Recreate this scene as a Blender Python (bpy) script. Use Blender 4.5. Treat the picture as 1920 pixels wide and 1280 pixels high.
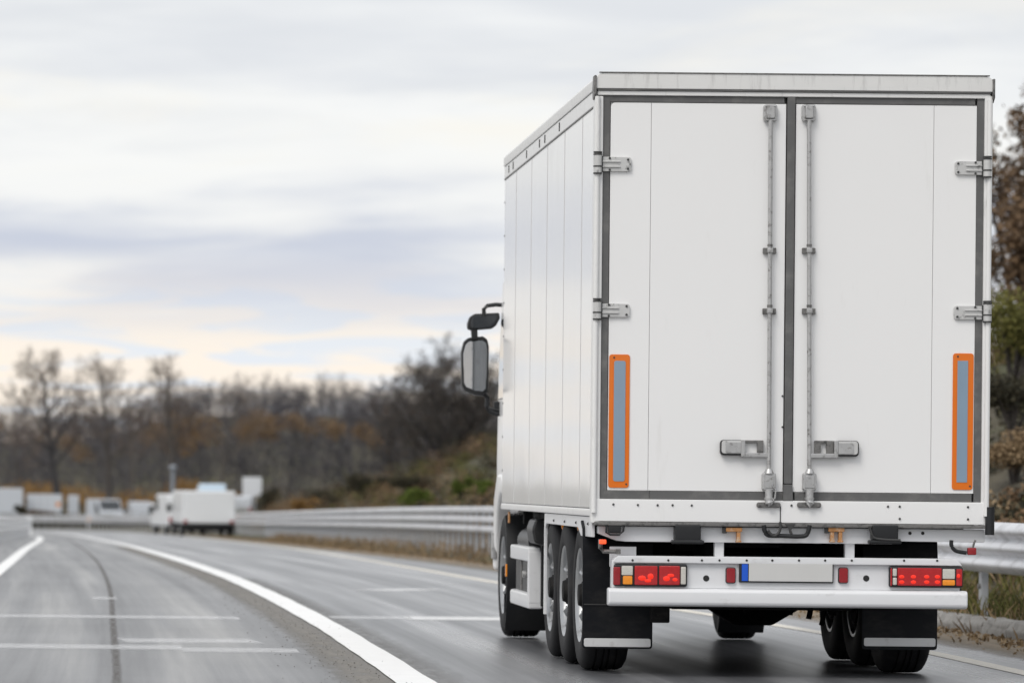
import bpy, bmesh, math, random
import numpy as np
from mathutils import Vector, Matrix

for o in list(bpy.data.objects):
    bpy.data.objects.remove(o)
scene = bpy.context.scene
COL = scene.collection
R = math.radians

# ------------------------------------------------------------------ camera
CAM_H = 1.24          # metres above the road
FPX = 8400.0          # focal length in pixels of the 1920 wide photograph
TILT = 0.0096         # the photographer held the camera slightly askew (radians)
cam_data = bpy.data.cameras.new('camera')
cam_data.lens = FPX / 1920 * 36
cam_data.sensor_width = 36
cam_data.shift_x = 704 / 1920
cam_data.shift_y = 260 / 1920
cam_data.clip_start = 0.5
cam_data.clip_end = 6000
cam_data.dof.use_dof = True
cam_data.dof.focus_distance = 29.3
cam_data.dof.aperture_fstop = 3.1
cam = bpy.data.objects.new('camera', cam_data)
COL.objects.link(cam)
cam.location = (0, 0, CAM_H)
cam.rotation_euler = (R(90), -TILT, 0)
scene.camera = cam

# ------------------------------------------------------------------ world, sun, exposure
world = bpy.data.worlds.new('World')
scene.world = world
world.use_nodes = True
wn = world.node_tree.nodes; wl = world.node_tree.links
wn.clear()
def wnode(t, **k):
    n = wn.new(t)
    for a, b in k.items(): setattr(n, a, b)
    return n
SUN_EL, SUN_AZ = R(50), R(217)
sky = wnode('ShaderNodeTexSky', sky_type='NISHITA')
sky.sun_disc = False; sky.sun_elevation = SUN_EL; sky.sun_rotation = SUN_AZ
sky.air_density = 1.2; sky.dust_density = 2.0
tc = wnode('ShaderNodeTexCoord')
sep = wnode('ShaderNodeSeparateXYZ'); wl.new(tc.outputs['Generated'], sep.inputs[0])
def wmath(op, a, b=None):
    n = wnode('ShaderNodeMath', operation=op)
    for i, v in enumerate((a, b)):
        if v is None: continue
        if isinstance(v, (int, float)): n.inputs[i].default_value = v
        else: wl.new(v, n.inputs[i])
    return n.outputs[0]
def wramp(fac, stops, interp='EASE'):
    n = wnode('ShaderNodeValToRGB'); cr = n.color_ramp; cr.interpolation = interp
    while len(cr.elements) < len(stops): cr.elements.new(0.5)
    for e, (p, c) in zip(cr.elements, stops):
        e.position = p; e.color = (c, c, c, 1) if isinstance(c, float) else (*c, 1)
    wl.new(fac, n.inputs[0]); return n.outputs[0]
def wmix(fac, a, b, blend='MIX'):
    n = wnode('ShaderNodeMix', data_type='RGBA', blend_type=blend)
    for s, v in ((n.inputs['Factor'], fac), (n.inputs[6], a), (n.inputs[7], b)):
        if isinstance(v, (int, float)): s.default_value = v
        elif isinstance(v, tuple): s.default_value = (*v, 1)
        else: wl.new(v, s)
    return n.outputs[2]
zc = wmath('MAXIMUM', sep.outputs[2], 0.0)
zz = wmath('ADD', zc, 0.085)
comb = wnode('ShaderNodeCombineXYZ')       # a cloud sheet seen in perspective towards the horizon
wl.new(wmath('DIVIDE', sep.outputs[0], zz), comb.inputs[0])
wl.new(wmath('DIVIDE', sep.outputs[1], zz), comb.inputs[1])
def wnoise(scale, off, detail=7.0, rough=0.55, dist=0.4):
    m = wnode('ShaderNodeMapping'); m.inputs['Location'].default_value = off
    wl.new(comb.outputs[0], m.inputs[0])
    n = wnode('ShaderNodeTexNoise'); n.inputs['Scale'].default_value = scale
    n.inputs['Detail'].default_value = detail; n.inputs['Roughness'].default_value = rough
    n.inputs['Distortion'].default_value = dist
    wl.new(m.outputs[0], n.inputs['Vector']); return n.outputs['Fac']
nA = wnoise(0.9, (3.6, 7.7, 0), 6, 0.5)
nB = wnoise(1.7, (11.3, 2.2, 0), 6, 0.55, 0.6)
nC = wnoise(2.6, (5.0, 23.0, 0), 6, 0.55, 0.6)
# a band of bluish stratus low over the horizon, paler veil above it, cream puffs below it
band = wramp(zc, [(0.0, 0.0), (0.030, 0.05), (0.039, 0.85), (0.056, 0.95), (0.072, 0.32), (0.11, 0.15), (0.4, 0.35)])
f = wramp(wmath('ADD', wmath('MULTIPLY', nA, 0.6), wmath('MULTIPLY', nB, 0.4)), [(0.40, 1.0), (0.57, 0.0)])
veil = wmix(wramp(wmath('ADD', wmath('MULTIPLY', nC, 0.35), wmath('MULTIPLY', nA, 0.65)), [(0.36, 0.0), (0.62, 1.0)]), (0.75, 0.762, 0.785), (0.92, 0.92, 0.91))
lav = wmix(nB, (0.48, 0.535, 0.68), (0.66, 0.68, 0.75))
cl = wmix(wmath('MULTIPLY', band, wmath('ADD', wmath('MULTIPLY', f, 0.85), 0.12)), veil, lav)
low = wramp(zc, [(0.0, 1.0), (0.028, 0.95), (0.038, 0.4), (0.052, 0.0)])
cream = wmix(wramp(nC, [(0.42, 0.0), (0.52, 1.0)]), (0.80, 0.845, 0.91), (1.0, 0.90, 0.79))
cl = wmix(low, cl, cream)
cream2 = wramp(wmath('MULTIPLY', wramp(nB, [(0.5, 0.0), (0.68, 1.0)]), wramp(zc, [(0.055, 0.0), (0.08, 0.6), (0.12, 0.25)])), [(0.0, 0.0), (1.0, 1.0)], 'LINEAR')
cl = wmix(cream2, cl, (0.93, 0.89, 0.81))
skyc = wmix(1.0, sky.outputs[0], (0.1, 0.1, 0.1), 'MULTIPLY')
cl = wmix(0.90, skyc, cl)
bg = wnode('ShaderNodeBackground'); bg.inputs['Strength'].default_value = 1.0
wl.new(cl, bg.inputs['Color'])
wo = wnode('ShaderNodeOutputWorld'); wl.new(bg.outputs[0], wo.inputs['Surface'])

sun_d = bpy.data.lights.new('sun', 'SUN')
sun_d.energy = 1.5; sun_d.angle = R(28); sun_d.color = (1.0, 0.96, 0.90)
sun = bpy.data.objects.new('sun', sun_d); COL.objects.link(sun)
# light comes from behind the camera, a little from its left
sd = Vector((-math.cos(SUN_EL) * 0.60, -math.cos(SUN_EL) * 0.80, math.sin(SUN_EL)))
sun.rotation_euler = sd.to_track_quat('Z', 'Y').to_euler()
sun.location = (-20, -20, 40)

vs = scene.view_settings
vs.view_transform = 'Standard'; vs.look = 'None'; vs.gamma = 1.0; vs.exposure = 0.14
vs.use_curve_mapping = False
scene.cycles.max_bounces = 6; scene.cycles.diffuse_bounces = 3; scene.cycles.glossy_bounces = 3

# ------------------------------------------------------------------ helpers
def zroad(Y):
    """height of the carriageway along the road: level past the truck, then gently downhill, then level"""
    Y = np.minimum(np.asarray(Y, float), 335.0)
    t = (Y - 72) / 12.0
    return -0.0092 * 12.0 * np.log1p(np.exp(np.minimum(t, 40.0)))
def zr(Y): return float(zroad(Y))

def survey(px, py, Y):
    """where a sighting on the photograph lies at distance Y from the camera"""
    dx = (px - 256) + (py - 900) * TILT
    dy = (py - 900) - (px - 256) * TILT
    return (dx * Y / FPX, Y, CAM_H - dy * Y / FPX)

def tag(o, label=None, cat=None, group=None, kind=None):
    if label: o['label'] = label
    if cat: o['category'] = cat
    if group: o['group'] = group
    if kind: o['kind'] = kind
    return o
def empty(name, loc=(0, 0, 0), rz=0.0):
    o = bpy.data.objects.new(name, None); COL.objects.link(o)
    o.location = loc; o.rotation_euler = (0, 0, rz); o.empty_display_size = 0.3
    return o
def link(name, me, m=None, parent=None, loc=None, rot=None):
    o = bpy.data.objects.new(name, me); COL.objects.link(o)
    if m is not None and len(me.materials) == 0: me.materials.append(m)
    if parent is not None: o.parent = parent
    if loc is not None: o.location = loc
    if rot is not None: o.rotation_euler = rot
    return o
def smooth(me, ang=35):
    if len(me.polygons) == 0: return me
    me.polygons.foreach_set('use_smooth', [True] * len(me.polygons))
    me.set_sharp_from_angle(angle=R(ang)); return me
def fast_mesh(name, V, Fc, sm=False):
    V = np.asarray(V, np.float32); Fc = np.asarray(Fc, np.int32)
    me = bpy.data.meshes.new(name); n, k = Fc.shape
    me.vertices.add(len(V)); me.vertices.foreach_set('co', V.ravel())
    me.loops.add(n * k); me.loops.foreach_set('vertex_index', Fc.ravel())
    me.polygons.add(n)
    me.polygons.foreach_set('loop_start', np.arange(0, n * k, k, dtype=np.int32))
    if sm: me.polygons.foreach_set('use_smooth', np.ones(n, bool))
    me.update(calc_edges=True)
    return me

class MB:
    """collects shapes of ONE part"""
    def __init__(self): self.bm = bmesh.new()
    def box(self, x0, x1, y0, y1, z0, z1, bev=0.0, seg=2):
        b = bmesh.new()
        r = bmesh.ops.create_cube(b, size=1.0)
        for v in b.verts:
            v.co = Vector((x0 + (v.co.x + .5) * (x1 - x0), y0 + (v.co.y + .5) * (y1 - y0), z0 + (v.co.z + .5) * (z1 - z0)))
        if bev > 0:
            bmesh.ops.bevel(b, geom=list(b.edges), offset=bev, segments=seg, profile=.5, affect='EDGES')
        self._add(b); return self
    def _add(self, b, M=None):
        if M is not None: b.transform(M)
        t = bpy.data.meshes.new('t'); b.to_mesh(t); b.free()
        self.bm.from_mesh(t); bpy.data.meshes.remove(t)
    def prism(self, pts, axis, a, b_, bev=0.0, seg=2):
        """closed outline pts extruded along axis from a to b_. axis x: pts=(y,z); y: (x,z); z: (x,y)"""
        b = bmesh.new()
        def P(p, t):
            return {'x': (t, p[0], p[1]), 'y': (p[0], t, p[1]), 'z': (p[0], p[1], t)}[axis]
        v0 = [b.verts.new(P(p, a)) for p in pts]; v1 = [b.verts.new(P(p, b_)) for p in pts]
        n = len(pts)
        b.faces.new(v0); b.faces.new(v1[::-1])
        for i in range(n): b.faces.new((v0[i], v1[i], v1[(i + 1) % n], v0[(i + 1) % n]))
        bmesh.ops.recalc_face_normals(b, faces=b.faces)
        if bev > 0:
            ed = [e for e in b.edges if e.calc_face_angle(0) > 0.5]
            bmesh.ops.bevel(b, geom=ed, offset=bev, segments=seg, profile=.5, affect='EDGES')
        self._add(b); return self
    def cyl(self, p0, p1, r0, r1=None, n=16, cap=True):
        r1 = r0 if r1 is None else r1
        p0 = Vector(p0); p1 = Vector(p1); d = p1 - p0
        b = bmesh.new()
        bmesh.ops.create_cone(b, cap_ends=cap, segments=n, radius1=r0, radius2=r1, depth=d.length)
        self._add(b, Matrix.Translation((p0 + p1) / 2) @ d.to_track_quat('Z', 'Y').to_matrix().to_4x4()); return self
    def tube(self, path, r, n=10):
        path = [Vector(p) for p in path]
        b = bmesh.new(); rings = []
        for i, p in enumerate(path):
            t = (path[min(i + 1, len(path) - 1)] - path[max(i - 1, 0)]).normalized()
            up = Vector((0, 0, 1)) if abs(t.z) < .9 else Vector((0, 1, 0))
            a = t.cross(up).normalized(); c = a.cross(t)
            rr = r[i] if isinstance(r, (list, tuple)) else r
            rings.append([b.verts.new(p + (a * math.cos(2 * math.pi * k / n) + c * math.sin(2 * math.pi * k / n)) * rr) for k in range(n)])
        for i in range(len(rings) - 1):
            for k in range(n):
                b.faces.new((rings[i][k], rings[i][(k + 1) % n], rings[i + 1][(k + 1) % n], rings[i + 1][k]))
        b.faces.new(rings[0][::-1]); b.faces.new(rings[-1])
        bmesh.ops.recalc_face_normals(b, faces=b.faces)
        self._add(b); return self
    def lathe(self, prof, n=40, close=True):
        """profile (radius, x) turned about the X axis"""
        b = bmesh.new(); rings = []
        for r, x in prof:
            rings.append([b.verts.new((x, r * math.cos(2 * math.pi * k / n), r * math.sin(2 * math.pi * k / n))) for k in range(n)])
        m = len(rings)
        for i in range(m if close else m - 1):
            j = (i + 1) % m
            for k in range(n):
                b.faces.new((rings[i][k], rings[i][(k + 1) % n], rings[j][(k + 1) % n], rings[j][k]))
        bmesh.ops.recalc_face_normals(b, faces=b.faces)
        self._add(b); return self
    def ball(self, c, r, sub=1, sc=(1, 1, 1)):
        b = bmesh.new(); bmesh.ops.create_icosphere(b, subdivisions=sub, radius=r)
        self._add(b, Matrix.Translation(c) @ Matrix.Diagonal((*sc, 1))); return self
    def mesh(self, name, ang=35):
        me = bpy.data.meshes.new(name); self.bm.to_mesh(me); self.bm.free()
        return smooth(me, ang)
    def build(self, name, m, parent=None, ang=35, loc=None, rot=None):
        o = link(name, self.mesh(name, ang), m, parent, loc, rot)
        o.modifiers.new('face_normals', 'WEIGHTED_NORMAL').keep_sharp = True
        return o

# ------------------------------------------------------------------ materials
def nt_of(name):
    m = bpy.data.materials.new(name); m.use_nodes = True
    nt = m.node_tree; b = nt.nodes['Principled BSDF']
    return m, nt, b
def N(nt, t, **k):
    n = nt.nodes.new(t)
    for a, v in k.items(): setattr(n, a, v)
    return n
def noise(nt, scale, detail=5, rough=.55, vec=None, coord='Object', stretch=(1, 1, 1), dist=0.0):
    if vec is None:
        c = N(nt, 'ShaderNodeTexCoord'); vec = c.outputs[coord]
    mp = N(nt, 'ShaderNodeMapping'); mp.inputs['Scale'].default_value = stretch
    nt.links.new(vec, mp.inputs[0])
    n = N(nt, 'ShaderNodeTexNoise')
    n.inputs['Scale'].default_value = scale; n.inputs['Detail'].default_value = detail
    n.inputs['Roughness'].default_value = rough; n.inputs['Distortion'].default_value = dist
    nt.links.new(mp.outputs[0], n.inputs['Vector'])
    return n.outputs['Fac']
def ramp(nt, fac, stops):
    n = N(nt, 'ShaderNodeValToRGB'); cr = n.color_ramp
    while len(cr.elements) < len(stops): cr.elements.new(0.5)
    for e, (p, c) in zip(cr.elements, stops):
        e.position = p; e.color = (c, c, c, 1) if isinstance(c, (int, float)) else (*c[:3], 1)
    nt.links.new(fac, n.inputs[0]); return n.outputs[0]
def mixc(nt, fac, a, b, blend='MIX'):
    n = N(nt, 'ShaderNodeMix', data_type='RGBA', blend_type=blend)
    for s, v in ((n.inputs['Factor'], fac), (n.inputs[6], a), (n.inputs[7], b)):
        if isinstance(v, (int, float)): s.default_value = v
        elif isinstance(v, tuple): s.default_value = (*v[:3], 1)
        else: nt.links.new(v, s)
    return n.outputs[2]
def math_(nt, op, a, b=None):
    n = N(nt, 'ShaderNodeMath', operation=op)
    for i, v in enumerate((a, b)):
        if v is None: continue
        if isinstance(v, (int, float)): n.inputs[i].default_value = v
        else: nt.links.new(v, n.inputs[i])
    return n.outputs[0]
def bump(nt, b, h, strength, dist=0.01):
    n = N(nt, 'ShaderNodeBump'); n.inputs['Strength'].default_value = strength; n.inputs['Distance'].default_value = dist
    nt.links.new(h, n.inputs['Height']); nt.links.new(n.outputs[0], b.inputs['Normal'])
def mat(name, col, rough=.5, metal=0., var=.12, scale=6., stretch=(1, 1, 1), dirt=None, dirt_amt=(.55, .75), dscale=4., dstretch=(1, 1, 1),
        bmp=0., bscale=60., coat=0., emit=None, estr=0., spec=.5):
    m, nt, b = nt_of(name)
    c = mixc(nt, noise(nt, scale, stretch=stretch), tuple(x * (1 - var) for x in col), tuple(min(1, x * (1 + var)) for x in col))
    if dirt is not None:
        d = ramp(nt, noise(nt, dscale, 8, .65, stretch=dstretch), [(dirt_amt[0], 0.), (dirt_amt[1], 1.)])
        c = mixc(nt, d, c, dirt)
    nt.links.new(c, b.inputs['Base Color'])
    b.inputs['Roughness'].default_value = rough; b.inputs['Metallic'].default_value = metal
    b.inputs['Specular IOR Level'].default_value = spec
    if coat: b.inputs['Coat Weight'].default_value = coat; b.inputs['Coat Roughness'].default_value = .06
    if bmp: bump(nt, b, noise(nt, bscale, 6), bmp)
    if emit: b.inputs['Emission Color'].default_value = (*emit, 1); b.inputs['Emission Strength'].default_value = estr
    return m
M = {}
M['paint'] = mat('white_truck_paint', (.88, .88, .88), .32, var=.012, scale=2, dirt=(.70, .69, .67), dirt_amt=(.62, 1.1), dscale=2.2, dstretch=(3, 3, .5), coat=.25)
M['side'] = mat('glossy_white_panel', (.88, .88, .88), .20, var=.012, scale=2, dirt=(.74, .73, .71), dirt_amt=(.6, 1.), dscale=2, dstretch=(1, 1, .6), spec=.3)
side_nt = M['side'].node_tree; side_b = side_nt.nodes['Principled BSDF']; side_b.inputs['Roughness'].default_value = .09; side_b.inputs['Specular IOR Level'].default_value = .03
bump(side_nt, side_b, noise(side_nt, 2.2, 2, .4, stretch=(1, .45, .45)), .10, .03)
M['frame'] = mat('white_frame_paint', (.80, .80, .795), .38, var=.04, scale=5, dirt=(.40, .39, .38), dirt_amt=(.58, .92), dscale=9, dstretch=(2, 2, .35), coat=.1)
M['cap'] = mat('weathered_roof_cap', (.76, .76, .75), .42, var=.05, scale=6, dirt=(.38, .375, .37), dirt_amt=(.54, .92), dscale=7, dstretch=(3, 3, .4))
M['seal'] = mat('grey_rubber_seal', (.115, .115, .115), .6, var=.22, scale=3, dirt=(.20, .195, .19), dirt_amt=(.5, .8), dscale=7)
M['gap'] = mat('dark_gap', (.02, .02, .02), .8)
M['steel'] = mat('galvanised_steel', (.50, .50, .50), .42, .55, var=.18, scale=22, dirt=(.16, .15, .14), dirt_amt=(.54, .72), dscale=30)
M['steel_dk'] = mat('grimy_steel', (.22, .215, .21), .5, .5, var=.35, scale=25, dirt=(.05, .05, .05), dirt_amt=(.5, .7), dscale=25, bmp=.2)
M['hinge'] = mat('painted_hinge', (.60, .60, .595), .42, .2, var=.08, scale=14, dirt=(.14, .14, .14), dirt_amt=(.57, .72), dscale=22)
M['screw'] = mat('dark_screw', (.07, .07, .07), .5, .5)
M['orange'] = mat('orange_reflector', (.78, .17, .004), .35, var=.05, scale=8, coat=.3)
M['bluegrey'] = mat('bluegrey_reflector', (.24, .33, .43), .3, var=.16, scale=3, stretch=(1, 1, .5), coat=.4)
M['black'] = mat('black_plastic', (.011, .012, .014), .42, var=.3, scale=5, dirt=(.032, .031, .03), dirt_amt=(.5, .9), dscale=5)
M['flap'] = mat('mudflap_rubber', (.006, .007, .0095), .62, spec=.2, var=.3, scale=4, dirt=(.028, .027, .027), dirt_amt=(.48, .85), dscale=5, dstretch=(1, 1, 2))
M['under'] = mat('grimy_chassis', (.010, .010, .0105), .8, spec=.2, var=.5, scale=6, dirt=(.04, .036, .032), dirt_amt=(.55, .8), dscale=8)
M['tyre'] = mat('tyre_rubber', (.011, .011, .0125), .7, spec=.3, var=.3, scale=8, dirt=(.045, .042, .04), dirt_amt=(.5, .9), dscale=7, bmp=.15, bscale=80)
M['rim'] = mat('steel_rim', (.42, .43, .44), .35, .7, var=.15, scale=8, dirt=(.10, .09, .08), dirt_amt=(.55, .8), dscale=9)
M['strip'] = mat('reflective_flap_strip', (.62, .63, .64), .4, var=.06, scale=8, dirt=(.35, .34, .33), dirt_amt=(.55, .85), dscale=9)
M['bump'] = mat('bumper_paint', (.76, .77, .79), .34, var=.03, scale=5, dirt=(.42, .41, .40), dirt_amt=(.6, .95), dscale=5, dstretch=(1, 1, 2), coat=.2)
M['plate'] = mat('blank_plate', (.62, .62, .61), .45, var=.06, scale=6)
M['blue'] = mat('plate_blue', (.01, .10, .62), .4, var=.05)
M['red'] = mat('red_lens', (.33, .006, .010), .16, var=.3, scale=60, coat=.5, emit=(1., .02, .015), estr=.09)
M['red_hot'] = mat('lit_red_lamp', (.7, .02, .01), .2, emit=(1., .04, .015), estr=.42)
M['marker'] = mat('lit_marker', (.7, .02, .01), .2, emit=(1., .10, .03), estr=1.2)
M['red_dark'] = mat('dark_red_reflector', (.30, .006, .012), .18, var=.3, scale=70, coat=.5)
M['clear'] = mat('clear_lens', (.62, .60, .55), .14, var=.25, scale=60, stretch=(1, 1, 4), coat=.6)
M['amber'] = mat('amber_lens', (.80, .26, .01), .18, var=.25, scale=60, coat=.5, emit=(1., .35, .02), estr=.10)
M['brass'] = mat('worn_orange_fitting', (.50, .24, .09), .55, .2, var=.35, scale=30, dirt=(.62, .5, .38), dirt_amt=(.5, .7), dscale=40)
m, nt, b = nt_of('mirror_glass'); b.inputs['Metallic'].default_value = 1; b.inputs['Roughness'].default_value = .03
nt.links.new(ramp(nt, noise(nt, 3), [(.3, (.42, .44, .46)), (.8, (.50, .51, .53))]), b.inputs['Base Color']); M['mirror'] = m
m, nt, b = nt_of('dark_glass'); b.inputs['Roughness'].default_value = .06; b.inputs['Coat Weight'].default_value = .5
nt.links.new(ramp(nt, noise(nt, 2), [(.3, (.02, .024, .03)), (.8, (.035, .04, .045))]), b.inputs['Base Color']); M['glass'] = m
M['galv'] = mat('galvanised_rail', (.68, .695, .73), .42, .05, var=.12, scale=1.5, dirt=(.30, .30, .31), dirt_amt=(.5, .8), dscale=3)
M['galv_pale'] = mat('pale_painted_rail', (.80, .81, .82), .45, var=.06, scale=1.5)
M['galv_post'] = mat('galvanised_post', (.44, .455, .48), .5, .2, var=.15, scale=4, dirt=(.18, .17, .17), dirt_amt=(.5, .8), dscale=6)
M['conc'] = mat('kerb_concrete', (.30, .29, .275), .85, var=.2, scale=6, dirt=(.12, .115, .105), dirt_amt=(.5, .75), dscale=5, bmp=.5, bscale=40)
M['van'] = mat('white_van_paint', (.74, .76, .78), .3, var=.03, scale=2, coat=.3)
M['vanblue'] = mat('pale_blue_fairing', (.45, .56, .66), .3, var=.04, scale=2, coat=.3)
M['vangrey'] = mat('grey_vehicle_paint', (.52, .55, .59), .35, var=.05, scale=2, coat=.2)
M['lamp_post'] = mat('lamp_post_metal', (.28, .31, .35), .5, .3, var=.1)
M['signw'] = mat('sign_white', (.66, .68, .71), .5, var=.05, scale=2)
M['disc'] = mat('orange_disc', (.75, .27, .03), .4, var=.06)

def lens_facets(m):                         # moulded prisms on the lamp glass
    nt = m.node_tree; b = nt.nodes['Principled BSDF']; oc = N(nt, 'ShaderNodeTexCoord').outputs['Object']; hs = []
    for d in ('X', 'Z'):
        w = N(nt, 'ShaderNodeTexWave', wave_type='BANDS', bands_direction=d); w.inputs['Scale'].default_value = 55; nt.links.new(oc, w.inputs['Vector']); hs.append(w.outputs['Fac'])
    bump(nt, b, math_(nt, 'ADD', hs[0], hs[1]), .22, .004)
for k_ in ('red', 'red_dark', 'clear', 'amber'): lens_facets(M[k_])

# ------------------------------------------------------------------ lines of the road (plan, metres)
def spline(pts, step=2.0):
    P = np.array(pts, float); P = np.vstack([2 * P[0] - P[1], P, 2 * P[-1] - P[-2]])
    out = []
    for i in range(1, len(P) - 2):
        n = max(2, int(np.linalg.norm(P[i + 1] - P[i]) / step))
        a, b, c, d = P[i - 1], P[i], P[i + 1], P[i + 2]
        # centripetal-like tangents
        t1 = (c - a) / max(1e-6, np.linalg.norm(c - b) + np.linalg.norm(b - a)) * np.linalg.norm(c - b)
        t2 = (d - b) / max(1e-6, np.linalg.norm(d - c) + np.linalg.norm(c - b)) * np.linalg.norm(c - b)
        for k in range(n):
            t = k / n
            out.append((2*t**3-3*t**2+1)*b + (t**3-2*t**2+t)*t1 + (-2*t**3+3*t**2)*c + (t**3-t**2)*t2)
    out.append(P[-2]); return np.array(out)
def arclen(L): return np.concatenate([[0], np.cumsum(np.linalg.norm(np.diff(L, axis=0), axis=1))])
def resample(L, step):
    s = arclen(L); n = max(2, int(round(s[-1] / step)) + 1); q = np.linspace(0, s[-1], n)
    return np.stack([np.interp(q, s, L[:, 0]), np.interp(q, s, L[:, 1])], 1)
def normals(L):
    T = np.gradient(L, axis=0); T /= np.linalg.norm(T, axis=1)[:, None]
    return np.stack([T[:, 1], -T[:, 0]], 1)          # to the right of travel
CENTRE = spline([(1.72, -20), (1.76, 10), (1.75, 27.8), (1.65, 40), (1.32, 56.6), (.93, 69), (.40, 86), (-.25, 110), (-1.36, 146), (-2.6, 185), (-4.6, 230), (-8.2, 275), (-15.5, 316), (-32, 354), (-60, 388), (-110, 425)])
RIGHT = spline([(5.9, -20), (5.98, 10), (6.0, 30), (5.97, 36), (5.35, 47), (4.61, 58.1), (4.01, 77.4), (3.22, 120), (2.2, 170), (.9, 220), (-2.6, 270), (-10, 316), (-27, 357.5), (-56, 392.5), (-106, 430)])
LEFT = spline([(-1.75, -20), (-1.75, 10), (-1.78, 40), (-1.92, 63), (-2.19, 85.5), (-3.31, 154), (-5.0, 192), (-8.5, 237), (-13, 275), (-21, 309), (-37, 343), (-64, 378), (-114, 415)])
RAIL = spline([(7.9, -10), (7.85, 20), (7.6, 39.7), (6.95, 57), (6.13, 77.5), (5.35, 115), (4.45, 166), (3.2, 215), (.4, 262), (-5.5, 306), (-20, 350), (-48, 388), (-98, 428)])
GRAVEL = spline([(7.42, -10), (7.4, 20), (7.22, 38), (6.6, 55), (5.8, 73.3), (4.95, 93.4), (4.2, 125), (3.4, 165), (2.0, 216), (-.9, 262), (-7.2, 308), (-22, 352), (-50, 391), (-100, 431)])
def x_at(L, Y):
    k = L[:, 1] < 330
    return np.interp(Y, L[k, 1], L[k, 0])

# ------------------------------------------------------------------ terrain
def terrain(x, y):
    x = np.asarray(x, float); y = np.asarray(y, float)
    z = zroad(y) - 0.05
    rail = x_at(RAIL, y); d = x - (rail - 0.35)
    side = np.clip(d / 0.25, 0, 1) * np.clip((300 - y) / 60, 0, 1)
    z = z + side * 0.16
    bank = np.clip(d - 1.1, 0, None)
    rise = np.where(bank < 9, bank * 0.30 + 0.010 * bank ** 2, 2.7 + 0.81 + (bank - 9) * 0.16)
    rise = np.minimum(rise, 7.0) * np.clip((330 - y) / 160, 0, 1)
    z = z + rise
    h = np.clip((y - 445) / 190, 0, 1); h = h * h * (3 - 2 * h)
    z = z + h * np.clip((x + 62) / 38, 0.12, 1) * (.80 + .20 * np.clip((x + 6) / 14, 0, 1)) * (10.8 + 1.6 * np.sin(x * 0.021 + 1.3) + 0.8 * np.sin(x * .07))
    left = np.clip((x_at(LEFT, y) - 1.2 - x) / 6.0, 0, 1) * np.clip((320 - y) / 60, 0, 1)
    z = z - left * 0.20
    z = z + 0.03 * np.sin(x * 1.7 + y * .31) * np.clip(np.abs(d) / 3, 0, 1)
    return z
def tz(x, y): return float(terrain(x, y))
gx = np.concatenate([[-2500, -1200, -700, -400, -260], np.arange(-180, -30, 6), np.arange(-30, -8, 2), np.arange(-8, 3, 1.), np.arange(3, 12, .3), np.arange(12, 30, 1.), np.arange(30, 120, 5), [130, 170, 260, 420, 800, 1400, 2500]])
gy = np.concatenate([[-400, -150, -60], np.arange(-20, 130, 1.5), np.arange(130, 340, 3), np.arange(340, 680, 8), [700, 800, 1000, 1500, 2500, 4500]])
XX, YY = np.meshgrid(gx, gy); ZZ = terrain(XX, YY)
V = np.stack([XX.ravel(), YY.ravel(), ZZ.ravel()], 1)
nx = len(gx); ii = np.arange(len(gy) - 1)[:, None] * nx + np.arange(nx - 1)[None]
Fc = np.stack([ii, ii + 1, ii + nx + 1, ii + nx], -1).reshape(-1, 4)
m, nt, b = nt_of('rough_grass_and_soil')
c1 = ramp(nt, noise(nt, .35, 8, .6), [(.3, (.055, .048, .034)), (.5, (.085, .072, .045)), (.62, (.07, .075, .03)), (.8, (.13, .10, .055))])
c2 = ramp(nt, noise(nt, 6, 6, .6), [(.3, .55), (.75, 1.35)])
nt.links.new(mixc(nt, 1., c1, c2, 'MULTIPLY'), b.inputs['Base Color']); b.inputs['Roughness'].default_value = .95
bump(nt, b, noise(nt, 9, 8), .8, .1)
M['soil'] = m
tag(link('ground', fast_mesh('ground', V, Fc, True), M['soil']), kind='structure')

# paving added for the reflection in the truck's side; parked vehicles stand on it
M['added_yard'] = mat('added_yard_concrete', (.20, .195, .185), .85, var=.2, scale=.15)
yx = np.concatenate([np.arange(-130, 8, 6.), [8.]]); yy = np.arange(346, 446, 6.)
AX_, AY_ = np.meshgrid(yx, yy); AX_ = np.minimum(AX_, 8.0)
yv = np.stack([AX_.ravel(), AY_.ravel(), terrain(AX_, AY_).ravel() + .05], 1); wi = len(yx)
ij = np.arange(len(yy) - 1)[:, None] * wi + np.arange(wi - 1)[None]
keep = (AX_[:-1, :-1].ravel() + (AY_[:-1, :-1].ravel() - 346) * 1.4) > -30
tag(link('added_yard', fast_mesh('added_yard', yv, np.stack([ij, ij + 1, ij + wi + 1, ij + wi], -1).reshape(-1, 4)[keep], True), M['added_yard']), kind='structure')
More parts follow.
